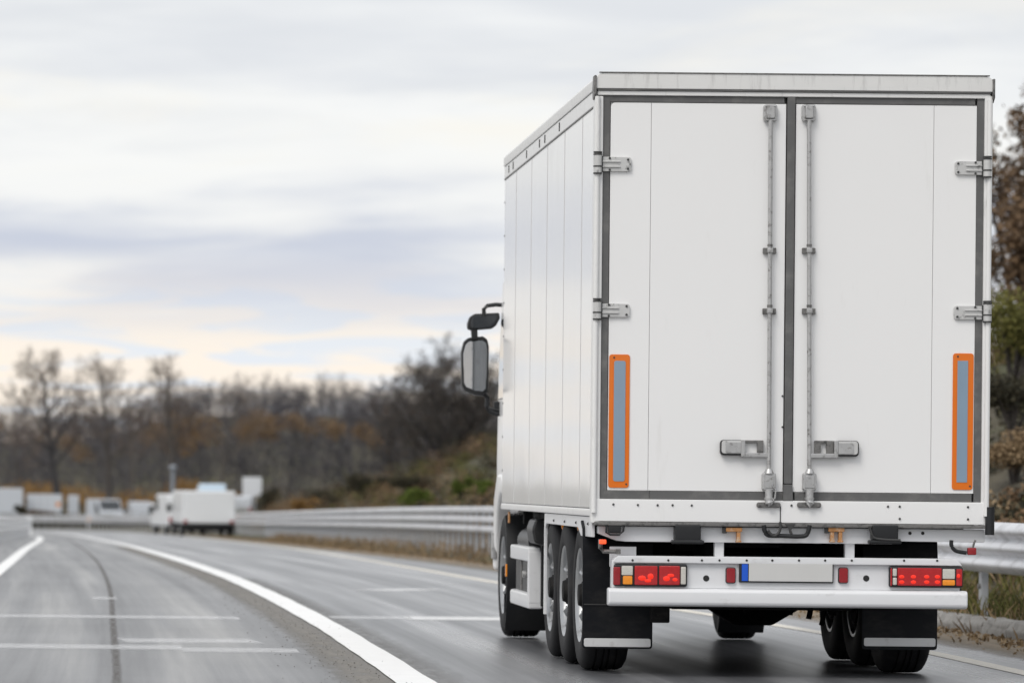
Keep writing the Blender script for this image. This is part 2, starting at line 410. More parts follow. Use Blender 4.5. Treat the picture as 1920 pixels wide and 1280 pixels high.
# ------------------------------------------------------------------ road
def strip_mesh(name, L, off0, off1, lift, nsub=1, edge=0., rng=None, step=None):
    """a sheet along plan line L between lateral offsets; UV = metres across, metres along"""
    if step: L = resample(L, step)
    Nn = normals(L); s = arclen(L); n = len(L)
    o0 = np.full(n, off0) if np.isscalar(off0) else off0
    o1 = np.full(n, off1) if np.isscalar(off1) else off1
    if edge and rng is not None:
        o0 = o0 + rng.normal(0, edge, n); o1 = o1 + rng.normal(0, edge, n)
    rows = []; uv = []
    for k in range(nsub + 1):
        o = o0 + (o1 - o0) * k / nsub
        P = L + Nn * o[:, None]
        rows.append(np.column_stack([P, zroad(P[:, 1]) + lift])); uv.append(np.column_stack([o, s]))
    V = np.stack(rows, 1).reshape(-1, 3); UV = np.stack(uv, 1).reshape(-1, 2); w = nsub + 1
    ii = np.arange(n - 1)[:, None] * w + np.arange(nsub)[None]
    Fc = np.stack([ii, ii + 1, ii + w + 1, ii + w], -1).reshape(-1, 4)
    me = fast_mesh(name, V, Fc, True)
    ul = me.uv_layers.new(name='UVMap'); ul.data.foreach_set('uv', UV[Fc.ravel()].astype(np.float32).ravel())
    return me
Lc = resample(CENTRE, 1.5)
def lateral(L2):      # lateral offset of another line measured from the centre line
    Nn = normals(Lc); out = []
    for p, nrm in zip(Lc, Nn):
        d = L2 - p; i = np.argmin((d ** 2).sum(1)); out.append(d[i] @ nrm)
    out = np.array(out); k = np.ones(9) / 9
    return np.convolve(np.pad(out, 4, 'edge'), k, 'valid')
oR = lateral(GRAVEL); oL = lateral(LEFT) - 1.0
m, nt, b = nt_of('worn_asphalt')
uvn = N(nt, 'ShaderNodeUVMap'); uvo = uvn.outputs[0]
sx = N(nt, 'ShaderNodeSeparateXYZ'); nt.links.new(uvo, sx.inputs[0])
oc = N(nt, 'ShaderNodeTexCoord').outputs['Object']
streak = noise(nt, 1.0, 5, .6, vec=uvo, stretch=(2.2, .028, 1))
streak2 = noise(nt, 1.0, 6, .6, vec=uvo, stretch=(9., .06, 1))
patch = noise(nt, .22, 6, .6, vec=oc)
grain = noise(nt, 55, 4, .7, vec=oc)
agg = noise(nt, 190, 3, .7, vec=oc)
rightc = ramp(nt, streak, [(.33, (.085, .088, .095)), (.5, (.142, .145, .154)), (.67, (.28, .282, .29))])
leftc = ramp(nt, streak, [(.33, (.125, .127, .132)), (.5, (.178, .180, .186)), (.67, (.27, .268, .262))])
side = ramp(nt, math_(nt, 'ADD', math_(nt, 'MULTIPLY', sx.outputs[0], 2.0), .9), [(.0, 0.), (1., 1.)])
c = mixc(nt, side, leftc, rightc)
c = mixc(nt, 1., c, ramp(nt, patch, [(.3, .82), (.7, 1.15)]), 'MULTIPLY')
c = mixc(nt, 1., c, ramp(nt, streak2, [(.3, .88), (.7, 1.10)]), 'MULTIPLY')
c = mixc(nt, 1., c, ramp(nt, grain, [(.25, .80), (.75, 1.2)]), 'MULTIPLY')
c = mixc(nt, 1., c, ramp(nt, agg, [(.3, .82), (.7, 1.22)]), 'MULTIPLY')
nt.links.new(c, b.inputs['Base Color'])
rr = mixc(nt, side, ramp(nt, streak, [(.3, .50), (.7, .38)]), ramp(nt, streak, [(.3, .38), (.7, .24)]))
nt.links.new(rr, b.inputs['Roughness'])
b.inputs['Specular IOR Level'].default_value = .7
bump(nt, b, math_(nt, 'ADD', agg, math_(nt, 'MULTIPLY', grain, .6)), .10, .006)
M['road'] = m
road = tag(link('road', strip_mesh('road', Lc, oL, oR, 0.0, 10), M['road']), kind='structure')

added_strip = strip_mesh('added_paving', resample(LEFT[(LEFT[:, 1] > -15) & (LEFT[:, 1] < 330)], 2.0), -13.5, -3.4, -.10, 3)  # paving added left of the road to lighten the truck side's reflection
tag(link('added_paving', added_strip, M['road']), kind='structure')
def worn(name, col, lo, hi, scale=3., stretch=(3, 1, 1), rough=.6, fine=.35, mid=None, half=1., top=1.):
    """paint or dirt with worn-away patches: the gaps show the road below"""
    m, nt, b = nt_of(name)
    uvn = N(nt, 'ShaderNodeUVMap')
    oc = N(nt, 'ShaderNodeTexCoord').outputs['Object']
    a = noise(nt, scale, 8, .7, vec=uvn.outputs[0], stretch=stretch)
    g = noise(nt, 60, 5, .7, vec=oc)
    al = ramp(nt, math_(nt, 'ADD', math_(nt, 'MULTIPLY', a, 1 - fine), math_(nt, 'MULTIPLY', g, fine)), [(lo, 0.), (hi, 1.)])
    if mid is not None:      # thins out towards its edges
        sx = N(nt, 'ShaderNodeSeparateXYZ'); nt.links.new(uvn.outputs[0], sx.inputs[0])
        e = math_(nt, 'DIVIDE', math_(nt, 'ABSOLUTE', math_(nt, 'SUBTRACT', sx.outputs[0], mid)), half)
        e = math_(nt, 'ADD', e, math_(nt, 'MULTIPLY', math_(nt, 'SUBTRACT', a, .5), 1.6))
        al = math_(nt, 'MULTIPLY', al, ramp(nt, e, [(.35, top), (1., 0.)]))
    nt.links.new(al, b.inputs['Alpha'])
    nt.links.new(mixc(nt, noise(nt, 4, 6, .6, vec=oc), tuple(x * .86 for x in col), tuple(min(1, x * 1.08) for x in col)), b.inputs['Base Color'])
    b.inputs['Roughness'].default_value = rough
    return m
M['line'] = worn('worn_white_line_paint', (.88, .88, .87), .26, .36, rough=.38)
M['line2'] = worn('cream_edge_line_paint', (.74, .70, .62), .30, .44)
M['faint'] = worn('scuffed_pale_marks', (.90, .91, .93), .30, .60, 4., (1.2, 2.0, 1), rough=.35, fine=.5, mid=0., half=.62, top=.62)
M['stripe'] = worn('cross_stripe_paint', (.88, .88, .88), .26, .5, 4., (1.2, 2.0, 1), rough=.35, fine=.4, mid=0., half=.8, top=.85)
M['dirt'] = worn('grit_and_dirt', (.25, .235, .21), .22, .56, 3.0, (3, .6, 1), .8, mid=-.26, half=.25, top=.8)
M['dirt_r'] = worn('grit_beside_line', (.20, .195, .185), .28, .66, 2.4, (3, .6, 1), .8, mid=.16, half=.22, top=.6)
M['dirt_e'] = worn('verge_dirt', (.26, .21, .15), .25, .55, 1.6, (3, .5, 1), .9, mid=-.2, half=.8)
M['crack'] = worn('tarred_joint', (.13, .12, .11), .30, .58, 2.2, (4, .5, 1), .8, mid=0., half=.038, top=.7)
rng = np.random.default_rng(5)
def marking(name, L, a, b_, m, lift=.004, edge=0.0, y0=None, y1=None, step=1.0):
    if y0 is not None: L = L[(L[:, 1] >= y0) & (L[:, 1] <= y1)]
    return link(name, strip_mesh(name, L, a, b_, lift, 1, edge, rng, step), m, road)
marking('dirt_band', CENTRE, -.95, -.02, M['dirt'], .0015, 0, 5, 105, .8)
marking('dirt_band', CENTRE, .02, .6, M['dirt_r'], .0018, 0, 5, 60, .8)
marking('lane_line', CENTRE, -.13, .12, M['line'], .009, .004)
marking('edge_line', RIGHT, -.08, .08, M['line2'], .004, .004)
marking('edge_line', LEFT, -.10, .10, M['line'], .004)
SEAM = spline([(-.08, 0), (-.11, 27.4), (-.18, 37.3), (-.31, 52.8), (-.62, 72), (-1.26, 101), (-2.3, 145), (-4.2, 195), (-7, 235)])
marking('tarred_joint', SEAM, -.15, .15, M['crack'], .0016, 0, step=.7)
marking('dirt_band', GRAVEL, -.9, .0, M['dirt_e'], .002, 0, 30, 240, 1.0)
def cross_mark(x0, x1, y, dep, m=None, skew=0.0):
    L = np.array([(x0 + (x1 - x0) * t, y + skew * t) for t in np.linspace(0, 1, 30)])
    return link('cross_mark', strip_mesh('cross_mark', L, -dep / 2, dep / 2, .0028, 2), m or M['faint'], road)
cross_mark(-1.6, .95, 40.9, 1.6); cross_mark(-1.6, .35, 33.4, 1.3); cross_mark(-.1, .95, 34.8, 1.2, skew=.1); cross_mark(.35, 1.2, 33.0, 1.0)
cross_mark(-.45, -.2, 47.5, 1.6)
cross_mark(1.8, 2.55, 41.4, 1.5)
cross_mark(2.5, 4.6, 41.4, 1.5, M['stripe']); cross_mark(2.92, 3.34, 53.0, 3.0, M['stripe'], skew=-.4)

# ------------------------------------------------------------------ kerb of concrete stones
kerb = tag(empty('kerb', (7.4, 38, 0)), kind='structure')
kb = MB(); kb.prism([(0, -.08), (.0, .07), (.045, .135), (.21, .14), (.21, -.08)], 'y', -.47, .47, .018)
kmesh = [kb.mesh('kerb_stone')]; kmesh[0].materials.append(M['conc'])
for v in range(3):
    me = kmesh[0].copy(); rv = random.Random(v)
    for vt in me.vertices:
        vt.co += Vector((rv.uniform(-.012, .012), rv.uniform(-.014, .014), rv.uniform(-.012, .012)))
    kmesh.append(me)
KL = resample(GRAVEL[(GRAVEL[:, 1] > 24) & (GRAVEL[:, 1] < 66)], .98); KN = normals(KL)
rk = random.Random(3)
for i, (p, n_) in enumerate(zip(KL, KN)):
    o = link('kerb_stone', kmesh[1 + i % 3], None, kerb)
    o.location = (p[0] - 7.4, p[1] - 38, zr(p[1]) + rk.uniform(-.008, .008))
    o.rotation_euler = (rk.uniform(-.01, .01), rk.uniform(-.015, .015), math.atan2(n_[1], n_[0]) + rk.uniform(-.012, .012))

# ------------------------------------------------------------------ crash barriers: three-wave beams on posts
def beam_mesh(L, base, top, hgt, first):
    Nn = normals(L); K = 25; prof = []
    for k in range(K):
        t = k / (K - 1); prof.append((-.07 * abs(math.sin(math.pi * 3 * t)) ** 1.3 - .01, top - hgt * t))
    for k in range(K):
        t = 1 - k / (K - 1); prof.append((-.07 * abs(math.sin(math.pi * 3 * t)) ** 1.3 + .006, top - hgt * t))
    w = len(prof); V = []
    for i, (p, n_) in enumerate(zip(L, Nn)):
        e = .007 if first else 0.
        for (a, h) in prof: V.append((p[0] + n_[0] * (a - e), p[1] + n_[1] * (a - e), base(p[1]) + h))
    n = len(L); ii = np.arange(n - 1)[:, None] * w + np.arange(w)[None]; jj = np.arange(n - 1)[:, None] * w + (np.arange(w)[None] + 1) % w
    Fc = np.stack([ii, jj, jj + w, ii + w], -1).reshape(-1, 4)
    me = fast_mesh('beam', np.array(V), Fc, True); me.materials.append(M['galv'])
    return me
def post_mesh(h):
    b = MB(); b.prism([(-.03, -.06), (.03, -.06), (.03, -.052), (-.02, -.052), (-.02, .052), (.03, .052), (.03, .06), (-.03, .06)], 'z', -.25, h, 0)
    me = b.mesh('post'); me.materials.append(M['galv_post']); return me
def bolt_mesh():
    b = MB(); b.cyl((-.05, 0, 0), (-.025, 0, 0), .024, n=8); me = b.mesh('bolt'); me.materials.append(M['steel_dk']); return me
def guardrail(name, line, label, base, top, hgt, space, far_space, far_y, blen=4.0, bm_='galv'):
    root = tag(empty(name, (0, 0, 0)), label, 'guardrail')
    L = resample(line, .5); per = int(blen / .5); k = 0
    for s in range(0, len(L) - 1, per):
        seg = L[s:s + per + 1]
        if len(seg) < 3: break
        bo = beam_mesh(seg, base, top, hgt, k % 2); bo.materials.clear(); link('beam', bo, M[bm_], root); k += 1
    pm = post_mesh(top - .04); bmn = bolt_mesh()
    s = arclen(L); q = .55
    while q < s[-1]:
        x, y = np.interp(q, s, L[:, 0]), np.interp(q, s, L[:, 1])
        x2, y2 = np.interp(q + .2, s, L[:, 0]), np.interp(q + .2, s, L[:, 1])
        a = math.atan2(-(x2 - x), (y2 - y))
        o = link('post', pm, None, root, (x + .042 * math.cos(a), y + .042 * math.sin(a), base(y)), (0, 0, a))
        if y < 46:
            link('bolt', bmn, None, o, (0, 0, top - hgt - .13)); link('bolt', bmn, None, o, (0, 0, .14))
        q += space if y < far_y else far_space
    return root
guardrail('guardrail', RAIL[(RAIL[:, 1] > 22) & (RAIL[:, 1] < 58)], 'galvanised three-wave crash barrier behind the kerb to the right of the truck', lambda y: zr(y) + .08, .87, .45, 1.95, 2.5, 170)
# past the truck the barrier has three separate bars on close-set posts
def bar_barrier(label, line, lift, tops, space, far_space, barmat):
    root = tag(empty('bar_barrier', (0, 0, 0)), label, 'guardrail')
    L = resample(line, .5); q0 = 0; kk = 0
    while q0 < len(L) - 3:
        n_ = 8 if L[q0, 1] < 150 else 20
        seg = L[q0:q0 + n_ + 1]; Nn = normals(seg); e = .006 * (kk % 2)
        for zt_b in tops:
            prof = [(-.01, 0), (-.045, -.015), (-.055, -.05), (-.045, -.095), (-.01, -.11), (.004, -.11), (.004, 0)]
            Vb = [(p[0] + m_[0] * (c_[0] - e), p[1] + m_[1] * (c_[0] - e), zr(p[1]) + lift + zt_b + c_[1]) for p, m_ in zip(seg, Nn) for c_ in prof]
            w_ = len(prof); i0 = np.arange(len(seg) - 1)[:, None] * w_ + np.arange(w_)[None]; j0 = np.arange(len(seg) - 1)[:, None] * w_ + (np.arange(w_)[None] + 1) % w_
            link('bar', smooth(fast_mesh('bar', np.array(Vb), np.stack([i0, j0, j0 + w_, i0 + w_], -1).reshape(-1, 4))), barmat, root)
        q0 += n_; kk += 1
    pmesh = post_mesh(tops[0] - .01); sq = arclen(L); q = .3
    while q < sq[-1]:
        x, y = np.interp(q, sq, L[:, 0]), np.interp(q, sq, L[:, 1]); x2, y2 = np.interp(q + .2, sq, L[:, 0]), np.interp(q + .2, sq, L[:, 1])
        a_ = math.atan2(-(x2 - x), (y2 - y))
        link('post', pmesh, None, root, (x + .045 * math.cos(a_), y + .045 * math.sin(a_), zr(y) + lift), (0, 0, a_)); q += space if y < 160 else far_space
    return root
bar_barrier('long pale three-bar barrier curving along the right of the road into the bend', RAIL[RAIL[:, 1] >= 58.3], .08, (.87, .70, .53), 1.1, 2.2, M['galv'])
LR = spline([(-3.0, 78), (-3.55, 115), (-3.75, 145), (-4.25, 180)])[::-1]
lrail = bar_barrier('short pale three-bar barrier at the left edge of the road, ending in a white post', LR, -.05, (.72, .57, .42), 2.2, 2.2, M['galv_pale'])
e_ = MB(); e_.box(-.11, .11, -.10, .10, -.3, .74, .03); e_.box(-.13, .13, -.12, .12, .70, .78, .02)
e_.build('end_post', M['galv_pale'], lrail, loc=(-4.3, 180.3, zr(180) - .05))

# ------------------------------------------------------------------ the truck
TX, TY = 4.23, 29.0
truck = tag(empty('box_truck', (TX, TY, 0)), 'large white box truck seen from behind, rear doors closed and tail lamps lit', 'truck')
def T(px, py, Y=29.0):
    x, y, z = survey(px, py, Y); return x - TX, z
def pbox(mb, px0, py0, px1, py1, v0, v1, bev=0., seg=2):
    """box whose rear face shows between these sightings; v = metres ahead of the door plane"""
    cx, cy = (px0 + px1) / 2, (py0 + py1) / 2; Y = TY + v0
    u0, _ = T(px0, cy, Y); u1, _ = T(px1, cy, Y); _, z1 = T(cx, py0, Y); _, z0 = T(cx, py1, Y)
    return mb.box(u0, u1, v0, v1, z0, z1, bev, seg)
BL = 7.22                                   # length of the cargo box
# cargo box core: dark carcass the outer skins are fixed to
cargo = MB().box(-1.262, 1.262, .10, BL - .02, 1.06, 3.80, .01).build('cargo_box', M['frame'], truck)
MB().box(1.262, 1.275, .06, BL, 1.09, 3.70, .004).build('side_wall', M['side'], truck)
MB().box(-1.20, 1.20, BL - .02, BL, 1.09, 3.70, .006).build('front_wall', M['frame'], truck)
# left side wall: upright panels with thin joints
edges = [.055]
for px in (1089, 1056, 1024, 994.5, 966): edges.append(2.953 * FPX / (px - 256 + (560 - 900) * TILT) - TY)
edges.append(BL)
lw = MB().box(-1.266, -1.2625, .06, BL - .01, 1.08, 3.71).build('side_wall', M['seal'], truck)
for a, b_ in zip(edges[:-1], edges[1:]):
    MB().box(-1.275, -1.2665, a + .004, b_ - .004, 1.09, 3.698, .003).build('side_panel', M['side'], lw)
M['joint'] = mat('panel_joint_grey', (.58, .58, .58), .5, var=.1)
for v_ in edges[1:-1]: MB().box(-1.2772, -1.2668, v_ - .0035, v_ + .0035, 1.092, 3.696).build('panel_joint', M['joint'], lw)
# roof cap and the slotted rail below it
capm = MB()
capm.prism([(-1.285, 3.80), (-1.285, 3.868), (-1.268, 3.893), (-1.23, 3.902), (1.23, 3.902), (1.268, 3.893), (1.285, 3.868), (1.285, 3.80)], 'y', -.035, BL + .01, .006)
cap = capm.build('roof_cap', M['cap'], truck)
MB().box(-1.274, 1.274, -.030, .05, 3.7885, 3.7992, .002).build('drip_seal', M['seal'], truck)
MB().box(-1.262, 1.262, -.041, -.012, 3.9005, 3.908, .002).build('roof_trim', M['steel_dk'], cap)
MB().box(-1.278, -1.2625, .02, BL + .004, 3.702, 3.797, .004).build('roof_rail', M['frame'], truck)
MB().box(1.2625, 1.278, .02, BL + .004, 3.702, 3.797, .004).build('roof_rail', M['frame'], truck)
MB().box(-1.281, -1.262, .02, BL, 3.690, 3.7005, .002).build('rail_lip', M['steel_dk'], truck)
for px in (955, 963, 988, 1012, 1022, 1049):
    Yv = 2.953 * FPX / (px - 256 - 6) - TY
    MB().box(-1.2815, -1.276, Yv - .025, Yv + .025, 3.722, 3.782, .002).build('slot', M['gap'], cap)
MB().prism([(-.05, 3.76), (-.05, 3.885), (.05, 3.885), (.09, 3.80), (.06, 3.73), (.0, 3.73)], 'x', -1.296, -1.28, .006).build('corner_bracket', M['steel_dk'], cap)
MB().prism([(-.05, 3.76), (-.05, 3.885), (.05, 3.885), (.09, 3.80), (.06, 3.73), (.0, 3.73)], 'x', 1.28, 1.296, .006).build('corner_bracket', M['steel_dk'], cap)
# bottom side rails
for s in (-1, 1):
    x0, x1 = sorted((s * 1.262, s * 1.283))
    MB().box(x0, x1, .04, BL, 1.035, 1.084, .008).build('bottom_rail', M['frame'], truck)
for k in range(9):
    z = 1.35 + k * .27
    MB().cyl((-1.2785, BL - .02, z), (-1.262, BL - .02, z), .008, n=8).build('rivet', M['screw'], lw)

# rear frame: corner posts, header, sill
fr = MB()
pbox(fr, 1112, 180, 1128, 980, -.022, .09, .008)
pbox(fr, 1843, 180, 1857, 985, -.022, .09, .008)
u0, zt = T(1140, 172.5, 28.98); u1, zb = T(1840, 181, 28.98)
fr.box(-1.272, 1.272, -.020, .09, 3.758, 3.788, .006)
frame = fr.build('rear_frame', M['frame'], truck)
zs1 = T(1480, 938)[1]; zs0 = T(1480, 980)[1]
sill = MB().box(-1.262, 1.255, -.026, .09, zs0, zs1, .006).build('rear_sill', M['paint'], truck)
MB().box(-1.268, 1.268, -.032, .10, zs0 - .026, zs0 - .002, .004).build('sill_edge', M['steel_dk'], truck)
MB().cyl((T(1462, 960)[0], -.0275, zs0 + .0), (T(1462, 960)[0], -.0275, zs1 - .035), .0035, n=6).build('sill_joint', M['screw'], sill)
for px, py in ((1150, 945), (1196, 946), (1233, 946.5), (1261, 946.5), (1297, 947), (1484, 947), (1665, 949), (1687, 949), (1687, 972), (1815, 950), (1815, 973)):
    u, z = T(px, py, 28.97); MB().ball((u, -.028, z), .0085, 1).build('rivet', M['screw'], sill)
for px, py in ((1850, 700), (1849, 748), (1851, 822), (1850, 882), (1468, 742), (1468, 800)):
    u, z = T(px, py, 28.97); MB().ball((u, -.024 if px > 1800 else -.006, z), .007, 1).build('rivet', M['screw'], frame)
# rubber seals (dark grey bands round and between the doors)
sl = MB(); DV = -.006
zt = T(1480, 179)[1]; zb = T(1480, 938)[1] + .002
def sealbar(px0, py0, px1, py1, v=DV):
    b = MB(); pbox(b, px0, py0, px1, py1, v, .03, .003, 1); return b
for args in ((1127.5, 179, 1141, 937), (1829, 185, 1843.5, 945)):
    sealbar(*args).build('door_seal', M['seal'], truck)
uL = T(1141, 185)[0] + .001; uR = T(1829, 185)[0] - .001
zl1 = T(1480, 180)[1]; zl0 = T(1480, 195)[1]
MB().box(uL, T(1471, 185)[0], DV + .001, .03, zl0, 3.757, .003, 1).build('door_seal', M['seal'], truck)
MB().box(T(1489, 185)[0], uR, DV + .001, .03, zl0, 3.757, .003, 1).build('door_seal', M['seal'], truck)
zb1 = T(1480, 922.5)[1]
MB().box(uL, T(1217, 930)[0], DV - .0015, .03, zs1 + .001, zb1 + .001, .003, 1).build('door_seal', M['seal'], truck)
MB().box(T(1217, 930)[0] + .001, T(1471, 930)[0], DV + .001, .03, zs1 + .001, zb1, .003, 1).build('door_seal', M['seal'], truck)
MB().box(T(1489, 930)[0], uR, DV + .001, .03, zs1 + .001, zb1, .003, 1).build('door_seal', M['seal'], truck)
cs = MB(); uc0 = T(1472.5, 560)[0]; uc1 = T(1487.5, 560)[0]
cs.box(uc0, uc1, -.016, .03, T(1480, 907)[1], 3.775, .005)
cs.prism([(uc0 - .003, T(1480, 908)[1]), (uc0 - .008, zs1 - .004), (uc1 + .008, zs1 - .004), (uc1 + .003, T(1480, 908)[1])], 'y', -.026, .02, .004)
cs.build('centre_seal', M['seal'], truck)
# doors
def roundrect(u0, u1, z0, z1, r, n=5, corners=(1, 1, 1, 1)):
    pts = []
    for (cx, cz, a0, on) in ((u1 - r, z1 - r, 0, corners[0]), (u0 + r, z1 - r, 90, corners[1]), (u0 + r, z0 + r, 180, corners[2]), (u1 - r, z0 + r, 270, corners[3])):
        if on:
            for k in range(n + 1):
                a = R(a0 + 90 * k / n); pts.append((cx + r * math.cos(a), cz + r * math.sin(a)))
        else:
            pts.append((cx + r * (1 if a0 in (0, 270) else -1), cz + r * (1 if a0 in (0, 90) else -1)))
    return pts
dz0 = zb1 + .003; dz1 = zl0 - .002
doors = []
for side, (pa, ps, pb) in enumerate(((1141.5, 1218, 1471), (1828.5, 1748, 1489))):
    ua, us, ub = T(pa, 560)[0], T(ps, 560)[0], T(pb, 560)[0]
    lo, hi = sorted((ua, ub))
    d = MB().box(lo + .002, hi - .002, .012, .055, dz0, dz1).build('door', M['frame'], truck)
    for (a, b_, outer) in ((ua, us, True), (us, ub, False)):
        x0, x1 = sorted((a, b_))
        pts = roundrect(x0 + .0012, x1 - .0012, dz0, dz1, .03 if outer else .004, 5, (0, 1, 0, 0) if (outer and side == 0) else (0, 0, 0, 0))
        MB().prism(pts, 'y', -.002, .012, .0015).build('door_panel', M['paint'], d)
    doors.append(d)
# hinges
def hinge(door, pxo, pxi, py0, py1, kind):
    s = 1 if pxi > pxo else -1
    u0, z1 = T(pxo, py0, 28.97); u1, z0 = T(pxi, py1, 28.97)
    b = MB(); k = u0 + s * .030
    lo, hi = sorted((k + s * .03, u1))
    b.prism(roundrect(lo, hi, z0 + .005, z1 - .006, .018, 4, (1, 0, 0, 1) if s > 0 else (0, 1, 1, 0)), 'y', -.020, -.0045, .003)
    h = z1 - z0
    lo, hi = sorted((k + s * .01, k + s * .085))
    for f0, f1 in ((.60, .70), (.28, .38)): 
        e = u1 - s * .07; x0, x1 = sorted((k + s * .02, e))
        b.box(x0, x1, -.030, -.0195, z0 + h * f0, z0 + h * f1, .003, 1)
    pv = b.build('hinge', M['hinge'], door)
    c = MB()
    c.cyl((k, -.034, z0 - .012), (k, -.034, z1 + .012), .026, n=18); c.build('hinge', M['hinge'], door)
    for zz_ in (z0 - .014, z0 + h * .30, z1 + .004, z1 + .018): MB().cyl((k, -.034, zz_), (k, -.034, zz_ + .009), .0285, n=18).build('hinge_band', M['screw'], door)
    lo, hi = sorted((k + s * .024, k + s * .034)); MB().box(lo, hi, -.031, -.018, z0, z1, .002, 1).build('hinge_edge', M['screw'], door)
    for fx, fz in ((.9, .78), (.9, .22), (.36, .86), (.36, .14)):
        uu = k + (u1 - k) * fx; MB().cyl((uu, -.026, z0 + h * fz), (uu, -.018, z0 + h * fz), .0075, n=10).build('hinge_bolt', M['screw'], door)
hinge(doors[0], 1112, 1184, 292, 323, 0); hinge(doors[0], 1111, 1181, 567, 596, 0)
hinge(doors[1], 1860, 1791, 301, 329, 0); hinge(doors[1], 1860, 1789, 572, 600, 0)
# round hinge posts at both corners
for px, s in ((1117, -1), (1853, 1)):
    u = T(px, 560, 28.97)[0]
    b = MB(); b.cyl((u, -.030, 1.06), (u, -.030, 3.75), .017, n=14)
    b.build('hinge_post', M['frame'], truck)
u = T(1856, 960, 28.97)[0]
MB().cyl((u, -.028, .94), (u, -.028, 1.12), .03, n=14).build('rubber_buffer', M['black'], truck)
# lock rods with keepers, brackets and handles
def lock(door, pxt, pxb, mirror):
    top = T(pxt, 212, 28.96); bot = T(pxb, 900, 28.96)
    def on(py):                                    # rod centre at a height seen at py
        px = pxt + (pxb - pxt) * (py - 212) / (900 - 212); return T(px, py, 28.96)
    b = MB(); p0 = on(226); p1 = on(888)
    b.cyl((p0[0], -.040, p0[1]), (p1[0], -.040, p1[1]), .0145, n=14); rod = b.build('lock_rod', M['steel'], door)
    u, z = on(212); k = MB()
    k.prism(roundrect(u - .045, u + .045, z - .056, z + .056, .018, 4), 'y', -.036, -.003, .006)
    k.prism(roundrect(u - .026, u + .026, z - .036, z + .040, .006, 3), 'y', -.058, -.034, .006)
    k.box(u - .034, u + .034, -.045, -.034, z + .040, z + .050, .004); k.box(u - .030, u + .030, -.050, -.034, z - .050, z - .040, .004)
    k.build('keeper', M['steel'], door)
    for py in (470, 583.5):
        u, z = on(py); k = MB(); k.box(u - .043, u + .043, -.026, -.003, z - .019, z + .019, .003, 1)
        br = k.build('rod_bracket', M['steel_dk'], door)
        MB().box(u - .018, u + .018, -.064, -.022, z - .014, z + .017, .006).build('bracket_clamp', M['steel'], door)
        MB().cyl((u, -.04, z + .026), (u, -.04, z + .042), .0175, n=12).build('collar', M['steel_dk'], door)
    u, z = on(903); k = MB()
    k.cyl((u, -.040, z + .055), (u, -.040, z + .085), .035, .018, n=16)
    k.prism(roundrect(u - .044, u + .044, z - .056, z + .058, .014, 3), 'y', -.060, -.003, .008)
    k.box(u - .026, u + .030, -.066, -.058, z - .040, z + .040, .004)
    k.build('lower_keeper', M['steel'], door)
    u2, z2 = on(946); k = MB()
    k.tube([(u, -.05, z - .05), (u, -.05, z2 + .035), (u + .004, -.054, z2 + .012), (u + .012 * mirror, -.056, z2 - .004)], [.026, .026, .029, .024], 14)
    k.cyl((u, -.05, z2 + .035), (u, -.05, z2 + .048), .031, n=14)
    k.build('cam', M['steel'], door)
    k = MB(); k.prism(roundrect(u - .078, u + .078, z2 - .018, z2 + .016, .014, 4), 'y', -.046, -.028, .005)
    k.cyl((u - .058, -.052, z2), (u - .058, -.044, z2), .012, n=10); k.cyl((u + .058, -.052, z2), (u + .058, -.044, z2), .012, n=10)
    k.build('cam_keeper', M['steel_dk'], door)
    return rod
r0 = lock(doors[0], 1445, 1441.5, 1); r1 = lock(doors[1], 1517, 1517.5, -1)
# a loose cable beside the left rod
u, z = T(1449, 925, 28.93); MB().tube([(u - .006, -.07, z + .06), (u + .018, -.072, z + .02), (u + .014, -.072, z - .03), (u - .01, -.07, z - .066)], .006, 8).build('cable', M['steel'], r0)
def handle(door, px0, px1, py0, py1):
    u0, z1 = T(px0, py0, 28.95); u1, z0 = T(px1, py1, 28.95); s = 1 if u1 > u0 else -1
    h = z1 - z0; L = abs(u1 - u0)
    X = lambda f: u0 + (u1 - u0) * f
    b = MB(); lo, hi = sorted((X(.0), X(.50)))
    cor = (0, 1, 1, 0) if s > 0 else (1, 0, 0, 1)
    b.prism(roundrect(lo, hi, z0 + h * .10, z1, .022, 4, cor), 'y', -.046, -.004, .006)
    b.build('handle', M['black'], door)
    b = MB(); lo, hi = sorted((X(.025), X(.46)))
    b.prism(roundrect(lo, hi, z0 + h * .20, z1 - .004, .018, 4, cor), 'y', -.052, -.044, .003)
    b.build('handle_plate', M['hinge'], door)
    b = MB(); lo, hi = sorted((X(.11), X(.44)))
    b.prism(roundrect(lo, hi, z0 + h * .24, z1 - h * .14, .008, 3, cor), 'y', -.0555, -.0505, .002)
    b.build('handle_pad', M['steel'], door)
    b = MB(); lo, hi = sorted((X(.44), X(.53))); b.box(lo, hi, -.060, -.004, z0, z1, .005)
    lo, hi = sorted((X(.45), X(1.02))); b.box(lo, hi, -.052, -.006, z0, z0 + h * .26, .004)
    b.build('handle_arm', M['steel'], door)
    b = MB()
    lo, hi = sorted((X(.50), X(.93))); b.box(lo, hi, -.03, -.003, z1 - h * .16, z1 - h * .01, .003)
    lo, hi = sorted((X(.80), X(.93))); b.box(lo, hi, -.034, -.003, z0 + h * .27, z1 - h * .02, .003)
    if s < 0: lo, hi = sorted((X(.54), X(.68))); b.box(lo, hi, -.034, -.003, z0 + h * .27, z1 - h * .02, .003)
    b.build('handle_catch', M['steel_dk'], door)
handle(doors[0], 1351, 1438, 824, 857); handle(doors[1], 1611, 1522, 826, 858)
